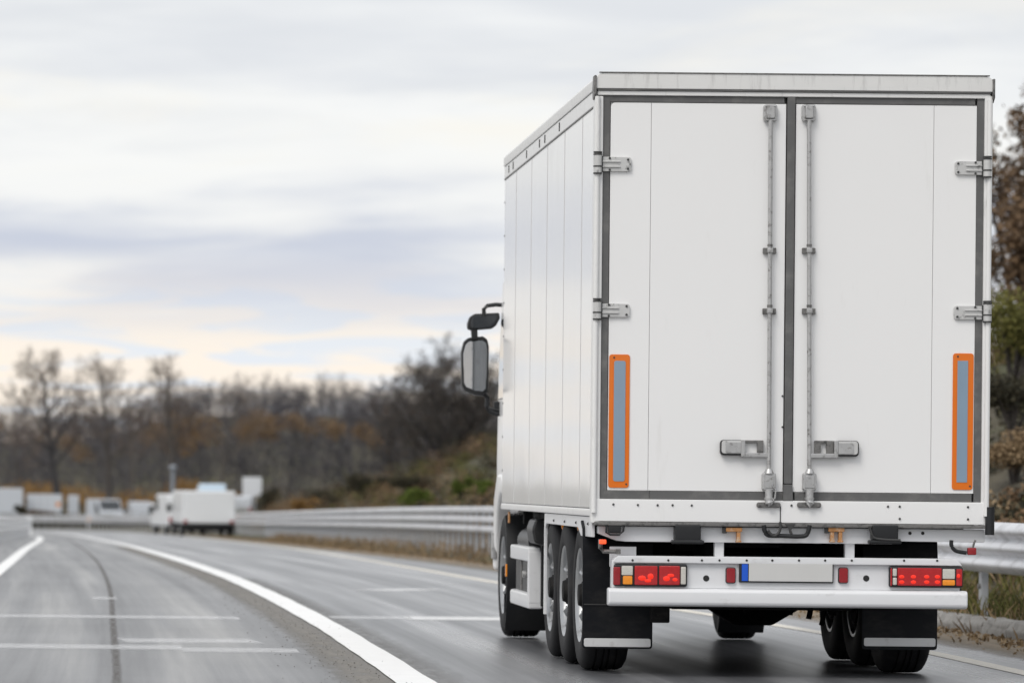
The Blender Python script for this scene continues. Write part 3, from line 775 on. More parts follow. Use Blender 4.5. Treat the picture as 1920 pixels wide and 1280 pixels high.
# orange and blue-grey reflectors
for d, (a, b_, c_, e, ia, ib, ic, ie) in zip(doors, ((1142.5, 664, 1179, 914, 1151.5, 676, 1171, 902), (1787, 662, 1823.5, 918, 1795.5, 676, 1813, 904))):
    u0, z1 = T(a, b_, 28.99); u1, z0 = T(c_, e, 28.99)
    rf = MB().prism(roundrect(u0, u1, z0, z1, .018, 4), 'y', -.009, -.0035, .002).build('reflector', M['orange'], d)
    u0, z1 = T(ia, ib, 28.99); u1, z0 = T(ic, ie, 28.99)
    MB().prism(roundrect(u0, u1, z0, z1, .014 if d is doors[0] else .002, 4), 'y', -.012, -.0085, .001).build('reflector_strip', M['bluegrey'], d)
    u, z = T(a + 9, b_ + 6, 28.99); MB().cyl((u, -.013, z), (u, -.008, z), .006, n=8).build('screw', M['screw'], d)
    u, z = T(c_ - 5, e - 7, 28.99); MB().cyl((u, -.013, z), (u, -.008, z), .006, n=8).build('screw', M['screw'], d)

# ---- under the box: cross member and fittings
def zt_(py, px=1480, v=0.): return T(px, py, TY + v)[1]
cm = MB()
zc1 = zs0 - .03; zc0 = zt_(1016)
ua, ub = T(1128, 1000)[0], T(1848, 1000)[0]
cm.prism([(ua - .02, zc1), (ub, zc1), (ub, zc0 + .01), (ub - .55, zc0 + .012), (ub - .60, zc0 - .006), (ua + .16, zc0 - .006), (ua + .10, zc0 + .0), (ua - .02, zc0 + .045)], 'y', .03, .12, .006)
xm = cm.build('cross_member', M['bump'], truck)
for px in (1706, 1730):
    u, z = T(px, 999, 29.03); MB().cyl((u, .026, z), (u, .034, z), .011, n=10).build('bolt_hole', M['gap'], xm)
for px in (1290, 1660):
    u, z = T(px, 1000, 28.95)
    b = MB(); b.box(u - .085, u + .085, -.05, .10, z - .045, z + .058, .012); b.box(u - .105, u + .105, -.06, .02, z - .066, z - .042, .008)
    b.cyl((u - .09, -.04, z - .05), (u + .09, -.04, z - .05), .014, n=10); b.build('buffer_box', M['black'], truck)
for px, n_ in ((1378, 1), (1570, 2)):
    u, z = T(px, 1000, 28.96)
    b = MB(); b.box(u - .055, u + .050, -.02, .028, z + .012, z + .04, .005)
    for k in range(n_):
        uu = u + (.028 if n_ == 1 else (-.028 + .053 * k)); b.box(uu - .012, uu + .012, -.015, .028, z - .05, z + .012, .003); b.box(uu - .017, uu + .017, -.018, .02, z - .056, z - .044, .002)
    b.build('stop_bracket', M['brass'], truck)
    MB().box(u - .075, u - .048, -.01, .028, z + .002, z + .04, .004).build('stop_base', M['screw'], truck)
def hose(name, pts, r, m, Y=28.97):
    P = []
    for px, py in pts:
        u, z = T(px, py, Y); P.append((u, Y - TY, z))
    P = [Vector(p) for p in P]; out = []
    for i in range(len(P) - 1):
        a = P[max(i - 1, 0)]; d = P[min(i + 2, len(P) - 1)]
        for k in range(6):
            t = k / 6; out.append(0.5 * ((2 * P[i]) + (P[i + 1] - a) * t + (2 * a - 5 * P[i] + 4 * P[i + 1] - d) * t * t + (3 * P[i] - a - 3 * P[i + 1] + d) * t ** 3))
    out.append(P[-1])
    return MB().tube(out, r, 10).build(name, m, truck)
hose('cable_loop', [(1432, 984), (1434, 995), (1441, 1003), (1465, 1004), (1500, 1005), (1513, 1001), (1518, 984)], .015, M['black'])
hose('cable_loop', [(1463, 978), (1462, 994), (1454, 1003), (1446, 1001), (1440, 994)], .009, M['screw'], 28.95)
u, z = T(1481, 990, 28.97); MB().prism([(u - .035, z + .03), (u + .035, z + .03), (u + .008, z - .01), (u + .022, z - .045), (u - .005, z - .03), (u - .01, z)], 'y', -.04, -.03, .002).build('cable_clip', M['screw'], truck)
hose('step_wire', [(1630, 986), (1634, 1000), (1640, 1008), (1660, 1011), (1688, 1012)], .008, M['screw'], 28.94)
b = MB(); u, z = T(1153, 992, 28.96)
b.tube([(u - .055, -.03, z + .03), (u - .055, -.03, z - .02), (u - .03, -.03, z - .034), (u + .03, -.03, z - .034), (u + .055, -.03, z - .01), (u + .06, -.03, z + .03)], .007, 8)
b.box(u - .042, u + .042, -.028, .02, z - .024, z + .03, .008); b.build('work_lamp', M['black'], truck)
# small marker lamps on stalks
b = MB(); u, z = T(1129, 1025, 28.98)
b.tube([(u - .01, -.01, z + .05), (u - .01, -.01, z - .005), (u + .01, -.01, z - .028), (u + .10, -.01, z - .028)], .015, 10); b.box(u + .09, u + .12, -.03, .02, z - .045, z - .012, .004)
b.build('lamp_stalk', M['steel_dk'], truck)
u, z = T(1130, 1015, 28.97); MB().box(u - .022, u + .022, -.045, -.005, z - .014, z + .014, .005).build('marker_lamp', M['marker'], truck)
hose('lamp_stalk', [(1784, 1012), (1784, 1022), (1792, 1032), (1812, 1036)], .013, M['black'], 28.98)
u, z = T(1823, 1033, 28.97); b = MB(); b.box(u - .030, u + .028, -.03, .0, z - .024, z + .024, .008); b.build('marker_lamp', M['red_dark'], truck)
hose('lamp_wire', [(1824, 1028), (1826, 1018), (1829, 1012)], .007, M['steel_dk'], 28.98)
# white plate behind the stalk, upright supports
b = MB(); pbox(b, 1143, 1024, 1193, 1062, .10, .12, .004); b.build('side_plate', M['bump'], truck)
for px in (1348.5, 1593.5):
    b = MB(); pbox(b, px - 9, 1014, px + 9, 1050, .06, .12, .006); b.build('bar_support', M['bump'], truck)
# ---- light bar
LBV = -.02
zb0, zb1_ = zt_(1104), zt_(1052)
ua, ub = T(1147, 1075, 28.98)[0], T(1800, 1075, 28.98)[0]
lb = MB(); lb.box(ua, ub, LBV, .08, zb0, zb1_, .006)
zf0, zf1 = zt_(1057), zt_(1044)
lb.prism([(ua + .01, zf0), (ua + .012, zf1 - .02), (ua + .035, zf1), (ub - .035, zf1), (ub - .012, zf1 - .02), (ub + .01, zf0)], 'y', LBV - .03, .08, .006)
bar = lb.build('light_bar', M['bump'], truck)
for px in (1186, 1253, 1316, 1349, 1400, 1448, 1498, 1547, 1597, 1695, 1757):
    u, z = T(px, 1050 + (px - 1480) * .0012, 28.95); MB().cyl((u, -.053, z), (u, -.046, z), .0075, n=10).build('bolt_hole', M['gap'], bar)
for px in (1324, 1624):
    u, z = T(px, 1083.5, 28.98); MB().cyl((u, -.0225, z), (u, -.010, z), .020, n=18).build('bolt_hole', M['gap'], bar)
for px in (1370, 1581):
    b = MB(); u, z = T(px, 1078, 28.97); b.prism(roundrect(u - .028, u + .028, z - .047, z + .047, .012, 3), 'y', -.045, -.018, .004)
    ho = b.build('reflector', M['red_dark'], truck)
    b = MB(); b.prism(roundrect(u - .033, u + .033, z - .052, z + .052, .014, 3), 'y', -.030, -.018, .003); b.build('reflector_base', M['black'], ho)
b = MB(); pbox(b, 1386, 1053.5, 1563, 1092, -.045, -.018, .005); pl = b.build('number_plate', M['black'], truck)
b = MB(); pbox(b, 1404, 1056, 1561, 1089.5, -.050, -.044, .002); b.build('plate_face', M['plate'], pl)
b = MB(); pbox(b, 1391, 1057, 1402.5, 1088.5, -.052, -.044, .002); b.build('blue_band', M['blue'], pl)
# ---- tail lamps
def lens(par, px0, py0, px1, py1, m, v=-.062, name='lens'):
    b = MB(); pbox(b, px0, py0, px1, py1, v, -.03, .007, 2); return b.build(name, M[m], par)
b = MB(); pbox(b, 1151, 1057, 1289, 1099, -.050, -.015, .014, 3); tl = b.build('tail_lamp', M['black'], truck)
lens(tl, 1150, 1062, 1163.5, 1096, 'red_dark', -.056); lens(tl, 1165.5, 1060, 1187, 1078, 'clear'); lens(tl, 1168, 1079, 1186, 1095, 'amber')
lens(tl, 1190, 1060, 1233, 1096, 'red'); lens(tl, 1236, 1060, 1275, 1096, 'red'); lens(tl, 1276.5, 1062, 1286.5, 1095, 'clear')
for (px, py, w, h) in ((1204, 1083, 9, 6), (1220, 1080, 7, 7), (1215, 1088, 8, 4), (1250, 1084, 8, 6), (1258, 1078, 8, 4), (1266, 1086, 6, 4)):
    u, z = T(px, py, 28.93); MB().ball((u, -.060, z), .02, 2, (w / 6, .22, h / 6)).build('bulb_glow', M['red_hot'], tl)
b = MB(); pbox(b, 1667, 1061, 1806, 1101, -.050, -.015, .014, 3); tr = b.build('tail_lamp', M['black'], truck)
lens(tr, 1670, 1064, 1673, 1098, 'red'); lens(tr, 1674, 1065, 1682, 1080, 'clear'); lens(tr, 1674, 1082, 1682, 1096, 'clear')
lens(tr, 1683, 1064, 1766, 1097.5, 'red'); lens(tr, 1767.5, 1066, 1791, 1085, 'clear'); lens(tr, 1767.5, 1086.5, 1791, 1097, 'amber'); lens(tr, 1793, 1066, 1804.5, 1098, 'red', -.056)
for px in (1691, 1713, 1738, 1758):
    for py in (1080.5, 1090.5):
        u, z = T(px, py, 28.93); MB().ball((u, -.0605, z), .02, 2, (1.05, .16, .70)).build('bulb_glow', M['red_hot'], tr)
u, z = T(1798, 1079, 28.93); MB().ball((u, -.055, z), .014, 1, (1, .3, 1.2)).build('bulb_glow', M['red_hot'], tr)
# dark gap under the light bar and the bumper itself
b = MB(); ua, ub = T(1141, 1120, 28.93)[0], T(1815, 1120, 28.93)[0]; z1, z0 = zt_(1104.5, v=-.07), zt_(1138.5, v=-.07)
b.prism([(-.07, z0 + .02), (-.055, z0 + .004), (-.03, z0), (.05, z0), (.05, z1), (-.045, z1), (-.062, z1 - .01), (-.07, z1 - .03)], 'x', ua, ub, .012, 3)
b.build('bumper', M['bump'], truck)
MB().box(ua + .03, ub - .03, .0, .06, z1 + .001, z1 + .016, .002).build('bumper_gap', M['gap'], truck)

# ---- wheels
def wheel_meshes():
    W = .305; Ro = .50; t = MB()
    prof = [(.295, .02), (.33, .0), (.40, -.004), (.455, .004), (.485, .022), (Ro - .003, .045)]
    for g in (.085, .135, .17, .22):
        prof += [(Ro, g - .008), (Ro - .014, g - .005), (Ro - .014, g + .005), (Ro, g + .008)]
    prof += [(Ro - .003, W - .045), (.485, W - .022), (.455, W - .004), (.40, W + .004), (.33, W), (.295, W - .02)]
    t.lathe(prof, 56); tm = t.mesh('tyre', 40); tm.materials.append(M['tyre'])
    r = MB()
    r.lathe([(.30, .012), (.315, .004), (.318, .018), (.305, .03), (.295, .10), (.295, .25), (.30, W - .012), (.28, W - .014), (.275, .25), (.275, .10), (.282, .03)], 48)
    r.lathe([(.285, .06), (.20, .045), (.17, .065), (.0005, .065), (.0005, .085), (.18, .085), (.21, .07), (.285, .085)], 48)
    for k in range(10):
        a = 2 * math.pi * k / 10; c, s = math.cos(a), math.sin(a)
        r.cyl((.035, .225 * c, .225 * s), (.07, .225 * c, .225 * s), .024, n=10)
        r.tube([(.058, .20 * c, .20 * s), (.035, .25 * c, .25 * s), (.05, .285 * c, .285 * s)], .016, 6)
    rm = r.mesh('rim', 40); rm.materials.append(M['rim'])
    h = MB(); h.cyl((.02, 0, 0), (.30, 0, 0), .09, .13, n=20); h.cyl((-.005, 0, 0), (.03, 0, 0), .07, .085, n=20); h.cyl((.11, 0, 0), (.29, 0, 0), .205, n=28)
    hm = h.mesh('hub', 40); hm.materials.append(M['under'])
    return tm, rm, hm
TM, RM, HM = wheel_meshes()
def wheel(u_out, v, inward, parent=truck, sc=1.0):
    """u_out: outer sidewall; inward +1 when the outer face looks left"""
    w = link('wheel', HM, None, parent, (u_out, v, .50 * sc), (0, 0, 0 if inward > 0 else math.pi)); w.scale = (sc,) * 3
    link('tyre', TM, None, w); link('rim', RM, None, w)
    return w
AX = [30.1 - TY, 31.2 - TY, 32.25 - TY]
for v in AX:
    wheel(-1.25, v, 1); wheel(1.06, v, -1)
    MB().cyl((-1.0, v, .50), (.8, v, .50), .065, n=14).build('axle', M['under'], truck)
FAX = 36.45 - TY
wheel(-1.245, FAX, 1); wheel(.81, FAX, -1)
MB().cyl((-1.0, FAX, .50), (.6, FAX, .50), .06, n=14).build('axle', M['under'], truck)
# ---- mudguards, mud flaps
def arc_guard(cx, cz, r, a0, a1, u0, u1, th=.02, n=14):
    pts = [(cx + (r + th) * math.cos(R(a0 + (a1 - a0) * k / n)), cz + (r + th) * math.sin(R(a0 + (a1 - a0) * k / n))) for k in range(n + 1)]
    pts += [(cx + r * math.cos(R(a1 + (a0 - a1) * k / n)), cz + r * math.sin(R(a1 + (a0 - a1) * k / n))) for k in range(n + 1)]
    return MB().prism(pts, 'x', u0, u1, .004, 1)
for s, (p0, p1) in enumerate((((1092, 1135), (1223, 1216)), ((1617, 1138), (1757, 1218)))):
    v = .46
    u0, z1 = T(p0[0], p0[1], TY + v); u1, z0 = T(p1[0], p1[1], TY + v)
    b = MB(); b.prism(roundrect(u0, u1, z0, z1 + .06, .02, 3), 'y', v, v + .016, .003); fl = b.build('mudflap', M['flap'], truck)
    b = MB(); b.prism(roundrect(u0 + .012, u1 - .012, z0 + .012 + .01 * s, z0 + .068 + .01 * s, .012, 3), 'y', v - .008, v + .001, .003); b.build('flap_strip', M['strip'], fl)
    b = MB(); b.box(u0 + .01, u1 - .01, v - .006, v + .0, z1 + .006, z1 + .014, .001); b.build('flap_rail', M['screw'], fl)
    b = MB(); b.prism([(v, z1 + .02), (v + .005, .80), (v + .05, .96), (v + .16, 1.005), (v + .16, .985), (v + .065, .945), (v + .022, .79), (v + .016, z1 + .02)], 'x', u0, u1, .003, 1)
    b.build('mudguard', M['flap'], truck)
b = MB(); pbox(b, 1222, 1136, 1256, 1167, .35, .75, .01); b.build('underrun_box', M['under'], truck)
arc_guard(FAX, .5, .60, 128, 225, -1.262, -.93).build('mudguard', M['black'], truck)
arc_guard(FAX, .5, .60, 60, 225, .45, .82).build('mudguard', M['black'], truck)
b = MB(); u0 = -1.27; v = FAX - .46; b.box(u0, -.95, v - .02, v, .21, .36, .006); b.build('mudflap', M['flap'], truck)
MB().box(-1.272, -1.258, FAX - .62, FAX - .58, .50, .60, .004).build('side_marker', M['amber'], truck)

# ---- left flank under the box: arch plate, tabs, side skirt, tanks
pts = [(.12, 1.03), (3.52, 1.03)]
v_f = 32.45 - TY
ol = [(.10, 1.031), (v_f, 1.031), (v_f + .02, .98), (v_f + .03, .80), (v_f + .03, .30), (v_f - .01, .30), (v_f - .012, .80), (v_f - .05, .93), (v_f - .14, .958), (1.00, .955), (.80, .90), (.10, .90)]
MB().prism(ol, 'x', -1.272, -1.250, .004).build('arch_plate', M['bump'], truck)
for px in (1044, 1073.5):
    v = 2.95 * FPX / (px - 254) - TY
    MB().prism([(-1.262, .985), (-1.215, .985), (-1.222, .915), (-1.244, .915)], 'y', v - .012, v + .006, .003).build('side_marker', M['amber'], truck)
for k in range(4): MB().ball((-1.273, .3 + k * .8, .985), .011, 1).build('rivet', M['screw'], truck)
S0, S1 = 33.75 - TY, 35.35 - TY
b = MB(); b.box(-1.275, -1.18, S0, S1, .655, .765, .014); b.box(-1.275, -1.16, S0, S1, .30, .415, .02); b.box(-1.272, -1.172, S0 - .004, S0 + .09, .34, .735, .012)
b.build('side_skirt', M['bump'], truck)
b = MB(); b.box(-1.235, -.62, S0 + .03, S1 - .05, .36, .71, .03); b.build('fuel_tank', M['black'], truck)
MB().box(-1.245, -1.232, S0 + .95, S0 + .99, .42, .65, .003).build('tank_strap', M['steel_dk'], truck)
MB().cyl((-1.262, S0 + .62, .55), (-1.232, S0 + .62, .55), .026, n=14).build('tank_cap', M['steel'], truck)
MB().box(-1.18, -1.06, S0 - .03, S0 - .005, .32, .80, .008).build('tank_end', M['black'], truck)
b = MB(); b.prism([(-1.25, .80), (-1.27, .90), (-1.245, .975), (-1.14, .995), (-1.02, .98), (-1.02, .80), (-1.12, .765)], 'y', S0 - .25, S0 + .25, .02, 3); b.build('air_tank', M['black'], truck)
b = MB(); b.cyl((-1.13, S0 + .5, .80), (-1.13, S1 - .1, .80), .10, n=20); b.cyl((-1.13, S0 + .75, .90), (-1.13, S0 + .75, .94), .03, n=12); b.build('air_tank', M['black'], truck)
MB().box(-1.272, -1.258, FAX - .85, FAX - .80, .93, 1.02, .003).build('side_marker', M['brass'], truck)
# ---- chassis and running gear, dark and grimy
for u in (-.43, .43): MB().box(u - .04, u + .04, .3, 8.6, .72, .98, .006).build('chassis_rail', M['under'], truck)
for v in (.4, 1.8, 3.2, 4.6, 6.0): MB().box(-1.2, 1.2, v, v + .08, .93, 1.032, .004).build('cross_bearer', M['under'], truck)
MB().box(-1.2, 1.22, .14, 5.2, .985, 1.034, .002).build('floor_pan', M['under'], truck)
z0, z1 = .0, .0
vd = 31.9 - TY
d0 = T(1330, 1140, 31.9); d1 = T(1500, 1140, 31.9); e0 = T(1378, 1172, 31.9); e1 = T(1448, 1172, 31.9)
b = MB(); b.prism([(d0[0] - .1, .80), (d1[0] + .1, .80), (d1[0], d0[1]), (e1[0], e1[1]), (e0[0], e1[1]), (d0[0], d0[1])], 'y', vd, vd + .25, .02); b.build('differential', M['under'], truck)
b = MB(); pbox(b, 1256, 1128, 1600, 1143, .5, 1.1, .02); b.box(-.6, .75, 1.3, 1.42, .55, .8, .02); b.build('suspension_beam', M['under'], truck)
for (px, py, r, y) in ((1480, 1160, .022, 31.0), (1516, 1168, .02, 31.3), (1540, 1180, .018, 30.6), (1560, 1160, .03, 30.6), (1400, 1158, .03, 31.2)):
    u, z = T(px, py, y); MB().tube([(u + .03, y - TY, z + .25), (u + .01, y - TY, z + .08), (u, y - TY, z + .03)], r, 8).build('brake_line', M['under'], truck)
for s, u in ((0, -.72), (1, .55)):
    for v in AX:
        MB().cyl((u, v - .12, .62), (u, v - .12, .95), .11, .09, n=16).build('air_spring', M['under'], truck)
        MB().cyl((u + .06, v - .36, .52), (u + .06, v - .14, .52), .085, n=14).build('brake_chamber', M['under'], truck)
        MB().box(u - .04, u + .04, v - .2, v + .6, .42, .50, .01).build('trailing_arm', M['under'], truck)
# ---- cab
CV0, CV1 = BL + .12, BL + 1.95
b = MB(); b.prism([(CV0, .98), (CV0, 2.85), (CV0 + .2, 2.98), (CV1 - .45, 2.98), (CV1 - .12, 2.3), (CV1, 1.5), (CV1, .55), (CV0 + 1.0, .55), (CV0 + .9, .98)], 'x', -1.165, 1.165, .06, 3)
cab = b.build('cab', M['paint'], truck)
MB().prism([(CV0 + .12, 1.95), (CV0 + .12, 2.62), (CV1 - .45, 2.62), (CV1 - .2, 1.95)], 'x', -1.174, -1.16, .01).build('window', M['glass'], cab)
MB().prism([(CV0 + .12, 1.95), (CV0 + .12, 2.62), (CV1 - .45, 2.62), (CV1 - .2, 1.95)], 'x', 1.16, 1.174, .01).build('window', M['glass'], cab)
MB().box(-1.15, 1.15, CV0 - .1, CV0 + .05, 1.0, 2.6, .03).build('cab_rear_wall', M['frame'], cab)
MB().box(-1.19, -1.16, CV0 + .35, CV0 + .55, 1.55, 1.60, .01).build('door_handle', M['black'], cab)
MB().prism(roundrect(CV0 + .1, CV0 + .28, 1.52, 1.67, .03, 4), 'x', -1.188, -1.16, .006).build('side_vent', M['black'], cab)
# wheel arch of the cab
al = []
for k in range(15):
    a = R(-6 + 150 * k / 14); al.append((FAX + .66 * math.cos(a), .50 + .70 * math.sin(a)))
al = [(FAX + .78, .42)] + al + [(FAX - .60, 1.02), (FAX - .15, 1.36), (FAX + .35, 1.40), (FAX + .75, 1.20), (FAX + .85, .8)]
b = MB(); b.prism([(FAX + .645, .52)] + [(FAX + .645 * math.cos(R(5 + 120 * k / 12)), .50 + .66 * math.sin(R(5 + 120 * k / 12))) for k in range(13)] + [(FAX - .42, 1.10), (FAX - .28, 1.24), (FAX + .0, 1.32), (FAX + .4, 1.32), (FAX + .7, 1.12), (FAX + .74, .55)], 'x', -1.268, -1.10, .03, 3)
b.build('wheel_arch', M['paint'], cab)
MB().box(-1.285, -1.24, FAX + .62, FAX + .70, .62, .84, .01).build('side_marker', M['steel'], cab)
# mirrors
MY = 37.9
def mp(px, py, Y=MY): u, z = T(px, py, Y); return (u, Y - TY, z)
def mirror_head(cor, th, inset):
    pts = [T(px, py, MY) for px, py in cor]
    P = [Vector((p[0], p[1])) for p in pts]; c = sum(P, Vector((0, 0))) / len(P)
    v = MY - TY
    b = MB(); b.prism([tuple(p) for p in P], 'y', v, v + th, .012, 2); hd = b.build('mirror', M['black'], cab)
    b = MB(); b.prism([tuple(c + (p - c) * inset) for p in P], 'y', v - .006, v + .004, .003, 1); return hd, b
hd, g = mirror_head([(870, 640), (878, 633), (906, 630), (914, 636), (917, 650), (915, 735), (908, 742), (890, 740), (871, 732), (866, 722), (865, 660)], .11, .86)
g.build('mirror_glass', M['mirror'], hd)
hd2, g = mirror_head([(877, 606), (881, 594), (890, 588), (936, 586), (938, 596), (930, 611), (922, 616), (884, 619), (877, 616)], .12, .80)
g.build('mirror_glass', M['glass'], hd2)
MB().tube([mp(890, 635), mp(889, 618)], .028, 10).build('mirror_link', M['black'], cab)
b = MB(); b.tube([mp(908, 592), mp(907, 580), mp(914, 573), mp(930, 571), mp(945, 572)], .018, 10); b.build('mirror_arm', M['black'], cab)
b = MB(); b.tube([mp(908, 738), mp(914, 746), mp(913, 762), mp(917, 770), mp(930, 775), mp(945, 777)], .02, 10); b.tube([mp(913, 765), mp(930, 768), mp(945, 769)], .014, 8)
b.box(mp(926, 760)[0], mp(940, 760)[0], MY - TY, MY - TY + .05, mp(926, 768)[2], mp(926, 752)[2], .01)
b.build('mirror_arm', M['black'], cab)

# ------------------------------------------------------------------ vehicles further down the road and beyond the bend
def vehicle(name, label, cat, loc, rz, L, W, H, kind='van', paint='van', fairing=None, group=None):
    """origin under the middle of its tail; y points to its nose"""
    r = tag(empty(name, loc, rz), label, cat, group); h = W / 2
    if kind == 'van':
        MB().prism([(0.05, .38), (0, .9), (.06, H - .06), (.2, H), (L * .62, H), (L * .70, H - .04), (L * .86, H * .60), (L - .06, H * .50), (L, .8), (L - .05, .36)], 'x', -h, h, .07, 3).build('body', M[paint], r)
        MB().prism([(L * .712, H - .10), (L * .862, H * .625), (L * .875, H * .625), (L * .725, H - .10)], 'x', -h * .86, h * .86, .01, 1).build('windscreen', M['glass'], r)
        for s in (-1, 1):
            x0, x1 = sorted((s * (h - .01), s * (h + .006)))
            MB().prism([(L * .56, H * .62), (L * .56, H - .18), (L * .68, H - .18), (L * .80, H * .62)], 'x', x0, x1, .004, 1).build('window', M['glass'], r)
    else:
        bz = .52 if H < 2.3 else .75
        MB().box(-h, h, 0, L * .74, bz, H, .06, 3).build('body', M[paint], r)
        MB().prism([(L * .75, .40), (L * .75, H * .94), (L * .80, H * .97), (L * .88, H * .92), (L * .96, H * .58), (L, H * .50), (L, .40)], 'x', -h * .93, h * .93, .07, 3).build('cab', M[paint], r)
        MB().prism([(L * .892, H * .88), (L * .962, H * .60), (L * .975, H * .60), (L * .905, H * .88)], 'x', -h * .82, h * .82, .008, 1).build('windscreen', M['glass'], r)
        for s in (-1, 1):
            x0, x1 = sorted((s * (h * .93 - .01), s * (h * .93 + .006)))
            MB().prism([(L * .77, H * .60), (L * .77, H * .84), (L * .87, H * .84), (L * .93, H * .60)], 'x', x0, x1, .004, 1).build('window', M['glass'], r)
        MB().box(-h * .94, h * .94, .03, L * .95, bz - .30, bz - .005, .01).build('chassis', M['under'], r)
    MB().box(-h * .97, h * .97, -.05, .06, .36, .50, .02).build('bumper', M['black'], r)
    sc = .66 if H < 2.6 else .85
    for y in (L * .2, L * .82):
        for s in (-1, 1): wheel(s * (h - .01), y, -s, r, sc)
    for s in (-1, 1):
        x0, x1 = sorted((s * h * .80, s * h * .95))
        MB().box(x0, x1, -.02, .03, .55, .80 if kind == 'van' else .66, .01).build('tail_lamp', M['red_dark'], r)
        x0, x1 = sorted((s * (h + .03), s * (h + .22)))
        MB().box(x0, x1, L * .80, L * .83, H * .52, H * .70, .02).build('mirror', M['black'], r)
    if fairing:
        a, b_, t = fairing
        MB().prism([(L * .60, H - .01), (L * .62, H + t * .9), (L * .68, H + t), (L * .86, H + .06), (L * .86, H - .15), (L * .7, H - .1)], 'x', a, b_, .03, 2).build('roof_fairing', M['vanblue'], r)
    return r
vehicle('box_van', 'squat white box van driving ahead in the right lane, pale blue fairing on its roof', 'van', (2.98, 184, zr(184)), R(5), 5.4, 2.2, 1.86, 'box', fairing=(-.05, 1.05, .30))
vehicle('delivery_van', 'white van half hidden in front of the squat box van with the blue fairing', 'van', (2.40, 206, zr(206)), R(9), 5.0, 1.9, 1.85, 'van')
vehicle('delivery_van', 'white van standing behind the barrier, just right of the squat box van ahead', 'van', (survey(448, 950, 236)[0], 236, tz(survey(448, 950, 236)[0], 236)), R(-4), 4.4, 1.35, 1.40, 'van', 'vangrey')
FV = 366.
def fx(px, Y=FV): return survey(px, 945, Y)[0]
def far(name, label, cat, p0, p1, ytop, Y, L, rz, kind, paint='van'):
    x0, x1 = fx(p0, Y), fx(p1, Y); g = tz((x0 + x1) / 2, Y); H = survey((p0 + p1) / 2, ytop, Y)[2] - g
    vehicle(name, label, cat, ((x0 + x1) / 2, Y, g), R(rz), L, x1 - x0, H, kind, paint)
far('parked_lorry', 'pale box lorry parked at the far left edge, tallest of the parked vehicles', 'lorry', -20, 43, 915, 368, 7.5, 3, 'box', 'vangrey')
# long trailer seen broadside
g = tz(fx(80), 368)
tr_ = tag(empty('parked_trailer', (fx(80), 372, g)), 'long pale trailer parked broadside between the tall pale lorry and the bare tree', 'trailer')
hw = (fx(113) - fx(46)) / 2; Ht = survey(80, 926, 370)[2] - g
MB().box(-hw, hw, 0, 2.4, .95, Ht, .05).build('body', M['vangrey'], tr_); MB().box(-hw * .96, hw * .96, .2, 2.2, .72, .945, .02).build('chassis', M['under'], tr_)
for k in range(5): MB().box(-hw + hw * 2 * (k + .5) / 5 - .03, -hw + hw * 2 * (k + .5) / 5 + .03, -.02, .01, .97, Ht - .02, .005).build('rib', M['van'], tr_)
for x in (-hw * .6, hw * .3, hw * .65):
    for y in (.25, 1.9):
        w = wheel(x, y, 1, tr_, .85); w.rotation_euler = (0, 0, R(-90) if y < 1 else R(90))
far('parked_van', 'small pale van just right of the thick-trunked bare tree, beyond the bend', 'van', 127, 147, 928, 378, 4.6, 0, 'van', 'vangrey')
far('parked_van', 'pale blue-grey van facing the road beyond the barrier, between the two tall bare trees', 'van', 160, 205, 935, 362, 4.8, 196, 'van', 'vangrey')
far('parked_van', 'white van left of the lamp post, parked farthest right beyond the bend', 'van', 282, 318, 943, 360, 4.8, -8, 'van')
far('parked_van', 'grey-roofed pale van beside the white one left of the lamp post', 'van', 246, 284, 940, 372, 5.0, 6, 'van', 'vangrey')

# ------------------------------------------------------------------ roadside furniture
x, y, _ = survey(324, 900, 302); g = tz(x, y)
lp = tag(empty('lamp_post', (x, y, g)), 'slim grey lamp post with a round head left of the squat box van', 'lamp post')
ht = survey(324, 874, 302)[2] - g
MB().cyl((0, 0, 0), (0, 0, ht - .2), .16, .12, n=14).build('pole', M['lamp_post'], lp)
MB().ball((0, 0, ht - .1), .24, 2, (1.1, 1, .85)).build('lamp_head', M['lamp_post'], lp)
MB().cyl((0, 0, -.1), (0, 0, .25), .2, .17, n=14).build('base', M['lamp_post'], lp)
x, y, _ = survey(472, 920, 242); g = tz(x, y)
sg = tag(empty('road_sign', (x, y, g)), 'blank white board on a wide pale post beyond the box van', 'road sign')
z1 = survey(472, 894, 242)[2] - g; z0 = survey(472, 930, 242)[2] - g
MB().box(-.50, .54, -.04, .04, z0, z1, .03).build('board', M['signw'], sg); MB().box(-.46, .50, .041, .08, z0 + .1, z0 + .18, .01).build('brace', M['galv_post'], sg)
MB().prism([(-.16, z0 - .02), (.18, z0 - .02), (.30, -.4), (.0, -.4)], 'y', .045, .16, .02).build('post', M['signw'], sg)
MB().box(-.30, -.20, .045, .15, -.4, z0 + .2, .02).build('post', M['galv_post'], sg)
def delineator(px, py, Y, label, r=.16):
    x, y, z = survey(px, py, Y); g = tz(x, y); d = tag(empty('delineator', (x, y, g)), label, 'marker post')
    MB().box(-.05, .05, -.03, .03, -.1, z - g, .012).build('post', M['signw'], d)
    MB().cyl((0, -.05, z - g), (0, -.03, z - g), r, n=20).build('disc', M['disc'], d)
delineator(109, 945, 352, 'marker post with an orange disc at the foot of the thick bare tree', .18)
delineator(166, 973, 316, 'marker post with an orange disc rising in front of the far barrier', .17)
delineator(447, 971, 206, 'marker post with an orange disc right of the squat box van', .11)

